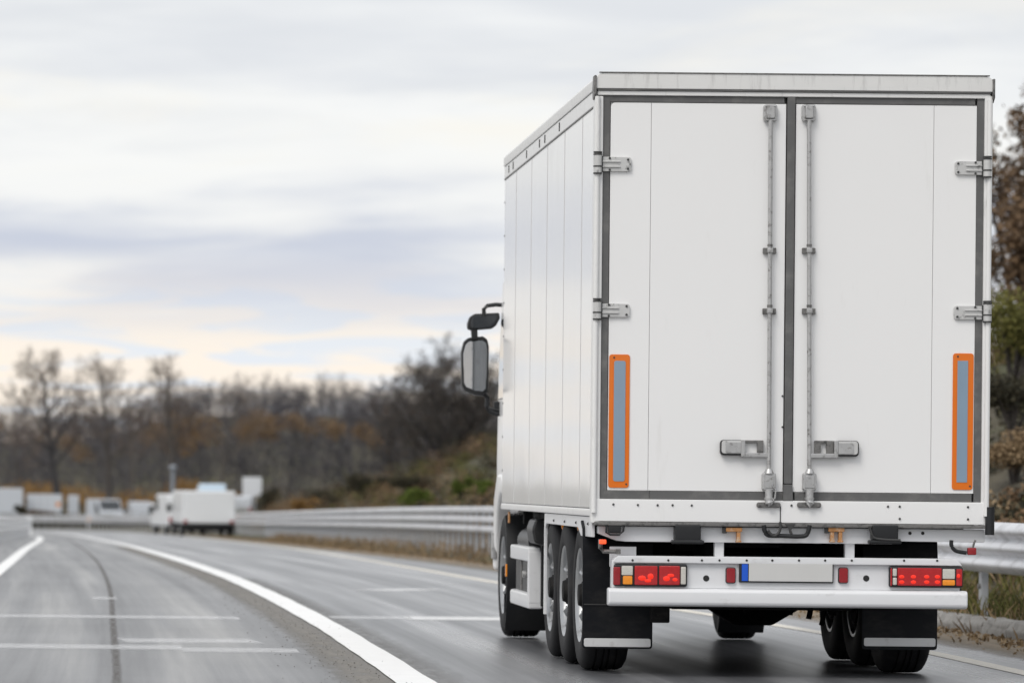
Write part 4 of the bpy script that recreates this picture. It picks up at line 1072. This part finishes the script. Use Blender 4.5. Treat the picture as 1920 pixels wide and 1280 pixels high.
# ------------------------------------------------------------------ vegetation
def tubes(P0, P1, R0, R1, k=3):
    P0, P1 = np.asarray(P0), np.asarray(P1); R0, R1 = np.asarray(R0), np.asarray(R1)
    d = P1 - P0; d /= np.maximum(1e-9, np.linalg.norm(d, axis=1))[:, None]
    up = np.where(np.abs(d[:, 2:3]) < .9, np.array([[0, 0, 1.]]), np.array([[0, 1., 0]]))
    a = np.cross(d, up); a /= np.linalg.norm(a, axis=1)[:, None]; c = np.cross(a, d)
    n = len(P0); V = np.zeros((n, 2, k, 3))
    for j in range(k):
        q = a * math.cos(2 * math.pi * j / k) + c * math.sin(2 * math.pi * j / k)
        V[:, 0, j] = P0 + q * R0[:, None]; V[:, 1, j] = P1 + q * R1[:, None]
    b0 = (np.arange(n) * 2 * k)[:, None]; j = np.arange(k)[None]; j2 = (j + 1) % k
    Fc = np.stack([b0 + j, b0 + j2, b0 + k + j2, b0 + k + j], -1).reshape(-1, 4)
    return V.reshape(-1, 3), Fc
def tree_segs(seed, H, r0, t0=.35, spread=.38, n=(14, 6, 5), lean=0., elev=45, twig=.012, stems=1):
    rg = random.Random(seed); S = []
    def grow(p, d, L, r, lvl, up):
        ns = (9, 5, 4, 3)[lvl]; pts = [p]; q = p.copy(); d = d.copy()
        w = (.05, .14, .20, .26)[lvl]
        for i in range(ns):
            d = (d + Vector((rg.gauss(0, w), rg.gauss(0, w), rg.gauss(0, w) + up))).normalized()
            q2 = q + d * (L / ns)
            ra = max(twig, r * (1 - .82 * i / ns)); rb = max(twig, r * (1 - .82 * (i + 1) / ns))
            S.append((q, q2, ra, rb, lvl)); q = q2; pts.append(q)
        if lvl >= len(n): return
        m_ = n[lvl]
        for j in range(m_):
            lo = t0 if lvl == 0 else .2
            t = lo + (1 - lo) * (j + rg.uniform(.1, .9)) / m_; f = t * ns; i = min(int(f), ns - 1)
            b = pts[i].lerp(pts[i + 1], f - i); ax = (pts[i + 1] - pts[i]).normalized()
            phi = j * 2.4 + rg.uniform(-.5, .5)
            side = ax.orthogonal().normalized(); side = Matrix.Rotation(phi, 3, ax) @ side
            ang = R(elev + rg.uniform(-14, 14)) if lvl == 0 else R(rg.uniform(28, 58))
            nd = (ax * math.cos(ang) + side * math.sin(ang)).normalized()
            if lvl == 0: LL = H * spread * (1.15 - .65 * (t - lo) / (1 - lo)) * rg.uniform(.75, 1.15)
            else: LL = L * rg.uniform(.38, .62) * (1.1 - .5 * t)
            grow(b, nd, LL, max(twig, r * (1 - .82 * t) * rg.uniform(.45, .62)), lvl + 1, (.0, .07, .06, .03)[lvl + 1 if lvl < 3 else 3])
    for s in range(stems):
        a = s * 2.1 + rg.uniform(0, 1); tl = 0 if stems == 1 else .35
        grow(Vector((0, 0, -.2)), Vector((lean + tl * math.cos(a), tl * math.sin(a), 1)).normalized(), H * (1 if s == 0 else rg.uniform(.7, .95)), r0, 0, .02)
    P0 = np.array([tuple(s[0]) for s in S]); P1 = np.array([tuple(s[1]) for s in S])
    return P0, P1, np.array([s[2] for s in S]), np.array([s[3] for s in S]), np.array([s[4] for s in S])
def leaves(rg, C, n, rad, size, flat=1.0):
    """n leaf quads around each centre C (k,3) with radii rad (k,3)"""
    k = len(C); idx = np.repeat(np.arange(k), n); m_ = len(idx)
    d = rg.normal(size=(m_, 3)); d /= np.linalg.norm(d, axis=1)[:, None]
    P = C[idx] + d * (rg.random(m_) ** .45)[:, None] * rad[idx]
    return quads(rg, P, size)
def quads(rg, P, size):
    m_ = len(P); a = rg.normal(size=(m_, 3)); a /= np.linalg.norm(a, axis=1)[:, None]
    b = np.cross(a, rg.normal(size=(m_, 3))); b /= np.linalg.norm(b, axis=1)[:, None]
    s = size * rg.uniform(.5, 1.3, m_)[:, None]
    V = np.stack([P - a * s, P - b * s * .5, P + a * s, P + b * s * .5], 1).reshape(-1, 3)
    return V, np.arange(m_ * 4).reshape(-1, 4)
def leafmat(name, cols, rough=.75, trans=.15):
    m, nt, b = nt_of(name)
    g = N(nt, 'ShaderNodeNewGeometry'); n_ = len(cols)
    big = noise(nt, .8, 4)
    f_ = math_(nt, 'ADD', math_(nt, 'MULTIPLY', g.outputs['Random Per Island'], .55), math_(nt, 'MULTIPLY', big, .45))
    nt.links.new(ramp(nt, f_, [(.15 + .7 * i / (n_ - 1), c) for i, c in enumerate(cols)]), b.inputs['Base Color'])
    b.inputs['Roughness'].default_value = rough; b.inputs['Specular IOR Level'].default_value = .2
    return m
M['bark'] = mat('grey_bark', (.085, .075, .068), .9, var=.3, scale=3, stretch=(1, 1, .3))
M['bark_dk'] = mat('dark_bark', (.050, .047, .048), .9, var=.3, scale=3, stretch=(1, 1, .3))
M['bark_pale'] = mat('pale_bark', (.20, .175, .16), .9, var=.25, scale=3, stretch=(1, 1, .3))
M['twig'] = mat('brown_twigs', (.135, .105, .088), .9, var=.3, scale=.5)
M['wood'] = mat('far_woodland_bark', (.098, .094, .104), .95, var=.45, scale=.08)  # blue-grey tint in bark and twig colours takes the place of haze
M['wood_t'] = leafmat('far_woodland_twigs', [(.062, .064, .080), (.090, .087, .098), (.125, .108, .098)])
M['l_orange'] = leafmat('autumn_orange_leaves', [(.13, .075, .03), (.24, .135, .045), (.33, .195, .065)])
M['l_rust'] = leafmat('faded_rust_leaves', [(.13, .090, .055), (.20, .132, .075), (.27, .18, .10)])
M['l_brown'] = leafmat('brown_leaves', [(.075, .052, .035), (.14, .092, .055), (.22, .14, .08)])
M['l_dark'] = leafmat('dark_scrub_leaves', [(.028, .028, .020), (.05, .046, .03), (.085, .07, .04)])
M['l_olive'] = leafmat('olive_leaves', [(.05, .052, .018), (.10, .105, .03), (.17, .15, .05)])
M['l_gold'] = leafmat('yellow_green_leaves', [(.08, .085, .025), (.16, .155, .045), (.25, .22, .07)])
M['l_green'] = leafmat('green_leaves', [(.045, .065, .012), (.09, .125, .022), (.16, .19, .04)])
M['l_tan'] = leafmat('dry_tan_grass', [(.15, .10, .055), (.26, .185, .105), (.38, .28, .17)])
def tree(name, label, loc, seed, H, r0, bark, twigs, leafm=None, nleaf=0, lsize=.1, group=None, **kw):
    o = tag(empty(name, loc), label, 'tree', group)
    P0, P1, R0, R1, lv = tree_segs(seed, H, r0, **kw)
    k = lv <= 1
    V, Fc = tubes(P0[k], P1[k], R0[k], R1[k], 6); link('trunk', fast_mesh('trunk', V, Fc, True), bark, o)
    V, Fc = tubes(P0[~k], P1[~k], R0[~k], R1[~k], 3); link('crown', fast_mesh('crown', V, Fc, True), twigs, o)
    if nleaf:
        rg = np.random.default_rng(seed); T_ = P1[lv >= 2]; i = rg.integers(0, len(T_), nleaf)
        V, Fc = quads(rg, T_[i] + rg.normal(0, lsize * 1.3, (nleaf, 3)), lsize); link('foliage', fast_mesh('foliage', V, Fc), leafm, o)
    return o
def tall(px, ytop, Y, label, seed, r0=.26, bark='bark_dk', tw='twig', **kw):
    x = survey(px, 900, Y)[0]; g = tz(x, Y); H = survey(px, ytop, Y)[2] - g
    return tree('bare_tree', label, (x, Y, g), seed, H, r0, M[bark], M[tw], group='tall bare trees beyond the bend', **kw)
tall(114, 688, 378, 'tall bare tree with the thickest dark trunk, leftmost but one beyond the bend', 11, .40, n=(19, 9, 8), t0=.34, spread=.40, elev=50, twig=.02)
tall(206, 698, 392, 'tall slender bare tree standing over the pale blue-grey van', 12, .32, 'bark', n=(18, 8, 7), t0=.34, spread=.36, elev=40, twig=.018)
tall(325, 702, 398, 'tall bare tree rising directly behind the lamp post', 13, .32, 'bark', n=(18, 8, 7), t0=.38, spread=.36, elev=44, twig=.019)
tall(36, 742, 410, 'smallest bare tree at the far left, pale feathery crown', 14, .18, 'bark', n=(12, 6, 5), t0=.3, spread=.33, twig=.022)
tall(405, 730, 430, 'bare tree between the lamp post tree and the white sign board', 15, .22, 'bark', n=(12, 6, 5), t0=.4, spread=.34, twig=.022)
tall(250, 735, 425, 'faint bare tree between the two tallest trees and the lamp post', 16, .2, 'bark', n=(11, 6, 5), t0=.4, spread=.32, twig=.022)
x = survey(838, 880, 250)[0]; g = tz(x, 250)
tree('bushy_tree', 'wide spreading dark bare tree on the hillside beside the truck mirror', (x, 250, g), 21, (survey(838, 684, 250)[2] - g) * 1.04, .26, M['bark_dk'], M['bark'], M['l_brown'], 2200, .06, n=(16, 9, 8), t0=.10, spread=.60, elev=54, twig=.016, stems=4)
x = survey(760, 880, 262)[0]; g = tz(x, 262)
tree('bushy_tree', 'smaller dark bare tree on the hillside left of the wide spreading one', (x, 262, g), 22, survey(765, 745, 262)[2] - g, .16, M['bark_dk'], M['bark_dk'], M['l_brown'], 900, .07, n=(13, 7, 6), t0=.12, spread=.48, elev=50, twig=.015, stems=2)
# right-hand bank trees
for i, (X, Y, H, lab, nl, lm, bk) in enumerate(((16.7, 82, (survey(1900, 430, 82)[2] - tz(16.7, 82)) * 1.15, 'leaning pale-barked tree with rusty leaves right behind the truck box', 5200, 'l_brown', 'bark_pale'),
        (17.9, 84, (survey(1990, 225, 84)[2] - tz(17.9, 84)) * 1.05, 'tall brown-leaved tree at the right edge of the picture', 7500, 'l_brown', 'bark_pale'),
        (22.3, 104, survey(1990, 130, 104)[2] - tz(22.3, 104), 'bare thin tree behind the brown-leaved ones at the right edge', 500, 'l_brown', 'bark'),
        (18.9, 96, (survey(1900, 330, 96)[2] - tz(18.9, 96)) * 1.1, 'low dark tree between the pale-barked trees on the right bank', 4200, 'l_brown', 'bark_dk'))):
    tree('bank_tree', lab, (X, Y, tz(X, Y)), 31 + i, H, .11, M[bk], M['twig'], M[lm], nl, .075, 'trees on the right bank', n=(14, 7, 5), t0=.12, spread=.40, elev=42, twig=.009, lean=-.05)

# shrubs one can pick out
def shrub(name, label, px, py, Y, rad, lm, n=1600, size=.05, seed=0, cat='shrub', group=None, lumps=7):
    x, y, z = survey(px, py, Y); g = tz(x, y); rg = np.random.default_rng(seed + 100)
    o = tag(empty(name, (x, y, g)), label, cat, group); hz = max(z - g, rad[2] * .6)
    C = np.stack([rg.uniform(-1, 1, lumps) * rad[0] * .6, rg.uniform(-1, 1, lumps) * rad[1] * .6, hz + rg.uniform(-1, .7, lumps) * rad[2] * .55], 1)
    V, Fc = leaves(rg, C, n // lumps, np.tile(np.array(rad) * .52, (lumps, 1)) * rg.uniform(.7, 1.2, (lumps, 1)), size)
    link('foliage', fast_mesh('foliage', V, Fc), M[lm], o)
    S0, S1 = [], []
    for c_ in C: S0 += [(0, 0, -.1), tuple(np.array(c_) * (.35, .35, .6))]; S1 += [tuple(np.array(c_) * (.35, .35, .6)), tuple(c_)]
    V, Fc = tubes(np.array(S0), np.array(S1), np.full(len(S0), .03), np.full(len(S0), .012), 4); link('stem', fast_mesh('stem', V, Fc), M['bark'], o)
    return o
shrub('green_shrub', 'yellow-green bushy shrub at the right edge beside the lower door hinge', 1898, 612, 66, (.72, .8, .72), 'l_gold', 7000, .035, 1, lumps=14)
shrub('green_shrub', 'small bright green shrub nearest the cab on the hillside', 908, 912, 118, (.30, .4, .22), 'l_green', 1500, .04, 2)
shrub('green_shrub', 'bright green shrub just left of the one nearest the cab', 868, 908, 120, (.36, .4, .30), 'l_green', 1700, .04, 3)
shrub('green_shrub', 'low green shrub on the slope above the barrier, mid hillside', 783, 928, 118, (.55, .5, .32), 'l_green', 2400, .045, 4)
shrub('dark_shrub', 'dark round shrub above the low green one on the hillside', 770, 905, 140, (.75, .6, .32), 'l_dark', 1800, .05, 5)
shrub('dark_shrub', 'broad dark olive shrub in the middle of the hillside', 690, 900, 170, (1.0, .8, .5), 'l_dark', 2000, .06, 6)
shrub('dark_shrub', 'dark shrub at the left foot of the hillside above the barrier', 608, 935, 190, (1.0, .8, .5), 'l_dark', 1800, .06, 7)
shrub('tan_shrub', 'orange-brown shrub low on the slope left of the dark shrubs', 575, 948, 186, (.7, .5, .4), 'l_orange', 1300, .06, 8)
shrub('dark_shrub', 'dark rounded bush beside the white sign board', 505, 935, 240, (.7, .6, .9), 'l_dark', 1500, .07, 9)
shrub('dark_shrub', 'small dark cone-shaped bush left of the bare trees, behind the left barrier', 38, 955, 345, (.5, .5, .55), 'l_dark', 1200, .08, 10)
shrub('brown_shrub', 'low brown hedge between the cone-shaped bush and the thick tree', 80, 962, 350, (1.4, .6, .35), 'l_brown', 1200, .09, 12)
shrub('dark_shrub', 'dark dense shrub at the right edge under the yellow-green one', 1900, 735, 62, (.5, .6, .32), 'l_dark', 2600, .035, 13, lumps=10)
shrub('tan_shrub', 'dry tan grass clump at the right edge above the barrier', 1900, 840, 58, (.55, .6, .34), 'l_tan', 4200, .03, 14, lumps=9)

# scrub that covers the bank as one mass
def scrub(name, label, lm, seed, count, n, size, rsc, xr=(1.6, 13), yr=(42, 245)):
    rg = np.random.default_rng(seed); Y = yr[0] + (yr[1] - yr[0]) * rg.random(count) ** 1.4
    X = x_at(RAIL, Y) + rg.uniform(*xr, count) * (.55 + Y / 220); rad = rg.uniform(.5, 1.2, (count, 1)) * np.array([[1, 1, .75]]) * rsc * (.6 + Y / 220)[:, None]
    C = np.stack([X, Y, terrain(X, Y) + rad[:, 2] * .55], 1)
    V, Fc = leaves(rg, C, n, rad, size); V[:, 2] = np.maximum(V[:, 2], terrain(V[:, 0], V[:, 1]) - .02)
    return tag(link(name, fast_mesh(name, V, Fc), M[lm]), label, 'scrub', kind='stuff')
scrub('brown_scrub', 'brown leafless scrub covering the bank behind the barrier', 'l_brown', 1, 170, 260, .05, .55)
scrub('dark_scrub', 'dark undergrowth between the shrubs on the bank', 'l_dark', 2, 170, 260, .055, .62)
scrub('olive_scrub', 'patches of olive green growth on the bank', 'l_olive', 3, 160, 280, .045, .55)
scrub('golden_scrub', 'golden brown bushes scattered over the bank', 'l_rust', 14, 170, 260, .045, .58)
scrub('dry_grass', 'tan dry grass tufts at the foot of the bank', 'l_tan', 4, 170, 160, .04, .34, (.8, 4.5))
rg = np.random.default_rng(55); C = []; RD = []
for k in range(150):
    Y = rg.uniform(338, 350); x = survey(rg.uniform(-160, 325), 950, Y)[0]; r_ = rg.uniform(.45, .85); C.append((x, Y, tz(x, Y) + rg.uniform(.15, .75))); RD.append((r_ * 1.5, r_, r_ * .8))
V, Fc = leaves(rg, np.array(C), 130, np.array(RD), .09)
tag(link('low_hedge', fast_mesh('low_hedge', V, Fc), M['l_dark']), 'low dark hedge between the far barrier and the parked vehicles', 'hedge', kind='stuff')
# grass blades by the near barrier
def blades(name, label, lm, seed, n, x0, x1, y0, y1, h):
    rg = np.random.default_rng(seed); Y = rg.uniform(y0, y1, n); X = x_at(RAIL, Y) + x0 + (x1 - x0) * rg.random(n) ** 1.3
    Z = terrain(X, Y); hh = h * rg.uniform(.4, 1.3, n); a = rg.uniform(0, 6.28, n); lx, ly = rg.normal(0, .4, n) * hh, rg.normal(0, .4, n) * hh
    w = .007; dx, dy = np.cos(a) * w, np.sin(a) * w
    V = np.stack([np.stack([X - dx, Y - dy, Z - .02], 1), np.stack([X + dx, Y + dy, Z - .02], 1), np.stack([X + lx * .5 + dx * .6, Y + ly * .5 + dy * .6, Z + hh * .6], 1), np.stack([X + lx, Y + ly, Z + hh], 1)], 1)
    return tag(link(name, fast_mesh(name, V.reshape(-1, 3), np.arange(n * 4).reshape(-1, 4)), M[lm]), label, 'grass', kind='stuff')
blades('green_grass', 'green weeds and grass growing under the near barrier', 'l_olive', 5, 11000, -.1, 3.0, 32, 75, .2)
blades('dry_blades', 'dry stalks and dead grass along the barrier', 'l_tan', 6, 17000, -.45, 2.8, 32, 150, .17)
# grit and dead leaves at the road's edge
rg = np.random.default_rng(9); n = 5200; Y = 30 + 150 * rg.random(n) ** 1.6; X = x_at(GRAVEL, Y) + np.abs(rg.normal(0, .28, n)) * np.where(Y > 66, 1, -1) * np.where(rg.random(n) < .8, 1, -.6) - np.where(Y > 66, .05, .03)
V, Fc = quads(rg, np.stack([X, Y, np.maximum(zroad(Y), terrain(X, Y)) + .018], 1), .028)
tag(link('leaf_litter', fast_mesh('leaf_litter', V, Fc), M['l_tan']), 'dead leaves and grit lying along the right edge of the road', 'leaf litter', kind='stuff')
rg = np.random.default_rng(19); n = 1300; Lq = resample(CENTRE[(CENTRE[:, 1] > 20) & (CENTRE[:, 1] < 70)], .5); i = rg.integers(0, len(Lq), n)
off = -.16 - np.abs(rg.normal(0, .22, n)); Nq = normals(Lq)
P = np.column_stack([Lq[i] + Nq[i] * off[:, None] + rg.normal(0, .1, (n, 2)), np.full(n, .009)])
P[:, 2] += zroad(P[:, 1])
ico = np.array([(1, 0, 0), (-1, 0, 0), (0, 1, 0), (0, -1, 0), (0, 0, .7), (0, 0, -.7)]); fi = np.array([(0, 2, 4), (2, 1, 4), (1, 3, 4), (3, 0, 4), (2, 0, 5), (1, 2, 5), (3, 1, 5), (0, 3, 5)])
V = (P[:, None, :] + ico[None] * (rg.uniform(.002, .006, n))[:, None, None] * rg.uniform(.7, 1.3, (n, 1, 3))).reshape(-1, 3)
Fc = (fi[None] + (np.arange(n) * 6)[:, None, None]).reshape(-1, 3)
M['grit'] = leafmat('road_grit', [(.11, .105, .1), (.2, .19, .17), (.3, .28, .26)])
tag(link('road_grit', fast_mesh('road_grit', V, Fc), M['grit']), 'loose grit beside the white lane line', 'grit', kind='stuff')

# far woodland: one mass of bare trees on the rising ground
rg = np.random.default_rng(77); variants = []
for v in range(6):
    P0, P1, R0, R1, lv = tree_segs(200 + v, 10.0, .16, t0=.22, spread=.30, n=(11, 5, 4), elev=40, twig=.028)
    variants.append(tubes(P0, P1, R0, R1, 3))
VV, FF, base = [], [], 0
leafC = []
for row, (Y0, step, hs) in enumerate(((462, 3.2, 1.0), (480, 3.0, .92), (500, 3.0, .82), (525, 3.0, .68), (555, 3.2, .56), (590, 3.0, .5), (618, 3.0, .5), (640, 3.0, .48))):
    X = -27. if Y0 < 470 else -32.
    while X < 100:
        x = X + rg.uniform(-1.5, 1.5); y = Y0 + rg.uniform(-8, 8); s = hs * rg.uniform(.8, 1.2) * (.76 + .24 * min(1, max(0, (x + 5) / 12)))
        if rg.random() < .06: s *= 1.2
        V, Fc = variants[rg.integers(0, 6)]; a = rg.uniform(0, 6.28); c_, s_ = math.cos(a), math.sin(a)
        W_ = np.stack([(V[:, 0] * c_ - V[:, 1] * s_) * s + x, (V[:, 0] * s_ + V[:, 1] * c_) * s + y, V[:, 2] * s + tz(x, y)], 1)
        VV.append(W_); FF.append(Fc + base); base += len(V); leafC.append((x, y, tz(x, y), s)); X += step * (1.8 if x > 62 else 1.0)
tag(link('far_woodland', fast_mesh('far_woodland', np.concatenate(VV), np.concatenate(FF), True), M['wood']), 'grey-brown wood of bare trees across the horizon', 'woodland', kind='stuff')
leafC = np.array(leafC); k = len(leafC)
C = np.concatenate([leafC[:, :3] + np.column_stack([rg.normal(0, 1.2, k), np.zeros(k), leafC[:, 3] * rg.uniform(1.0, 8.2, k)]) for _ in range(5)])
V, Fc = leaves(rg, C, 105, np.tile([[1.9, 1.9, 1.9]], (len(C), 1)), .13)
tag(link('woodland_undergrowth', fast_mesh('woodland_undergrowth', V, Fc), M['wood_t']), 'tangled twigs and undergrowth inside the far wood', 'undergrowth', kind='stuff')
C = []
for px, py, Y, w, h, n_ in ((470, 800, 462, 60, 25, 7), (680, 810, 462, 40, 20, 5), (150, 840, 458, 60, 20, 5), (380, 805, 458, 45, 22, 9), (350, 830, 455, 30, 22, 6), (300, 800, 456, 25, 15, 4), (560, 790, 460, 25, 18, 4), (505, 800, 462, 20, 15, 3), (620, 800, 462, 20, 15, 3), (-20, 800, 460, 30, 20, 3)):
    for _ in range(n_): C.append(survey(px + rg.normal(0, w * .6), py + rg.normal(0, h * .6), Y + rg.uniform(-4, 4)))
V, Fc = leaves(rg, np.array(C), 200, np.tile([[1.3, 1.3, 1.0]], (len(C), 1)), .15)
tag(link('autumn_leaves', fast_mesh('autumn_leaves', V, Fc), M['l_rust']), 'orange autumn leaves still hanging in the far wood', 'foliage', kind='stuff')
C = []; RD = []
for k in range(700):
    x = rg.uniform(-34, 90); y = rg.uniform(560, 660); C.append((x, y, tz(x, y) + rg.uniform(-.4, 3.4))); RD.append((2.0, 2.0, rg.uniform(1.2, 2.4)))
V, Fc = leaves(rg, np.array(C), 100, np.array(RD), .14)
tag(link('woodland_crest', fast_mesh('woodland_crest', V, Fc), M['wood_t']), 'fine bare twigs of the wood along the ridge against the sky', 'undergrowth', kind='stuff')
C = []; RD = []
for k in range(80):
    px = rg.uniform(-260, 470); Y = rg.uniform(398, 440); x = survey(px, 920, Y)[0]; r_ = rg.uniform(.7, 1.35)
    hh = 1.9 + .6 * math.sin(px * .02) + rg.uniform(-.9, .7); C.append((x, Y, tz(x, Y) + hh)); RD.append((r_ * 1.6, r_, r_ * 1.15))
V, Fc = leaves(rg, np.array(C), 170, np.array(RD), .14)
tag(link('autumn_scrub', fast_mesh('autumn_scrub', V, Fc), M['l_orange']), 'belt of orange-brown bushes at the foot of the far wood', 'scrub', kind='stuff')
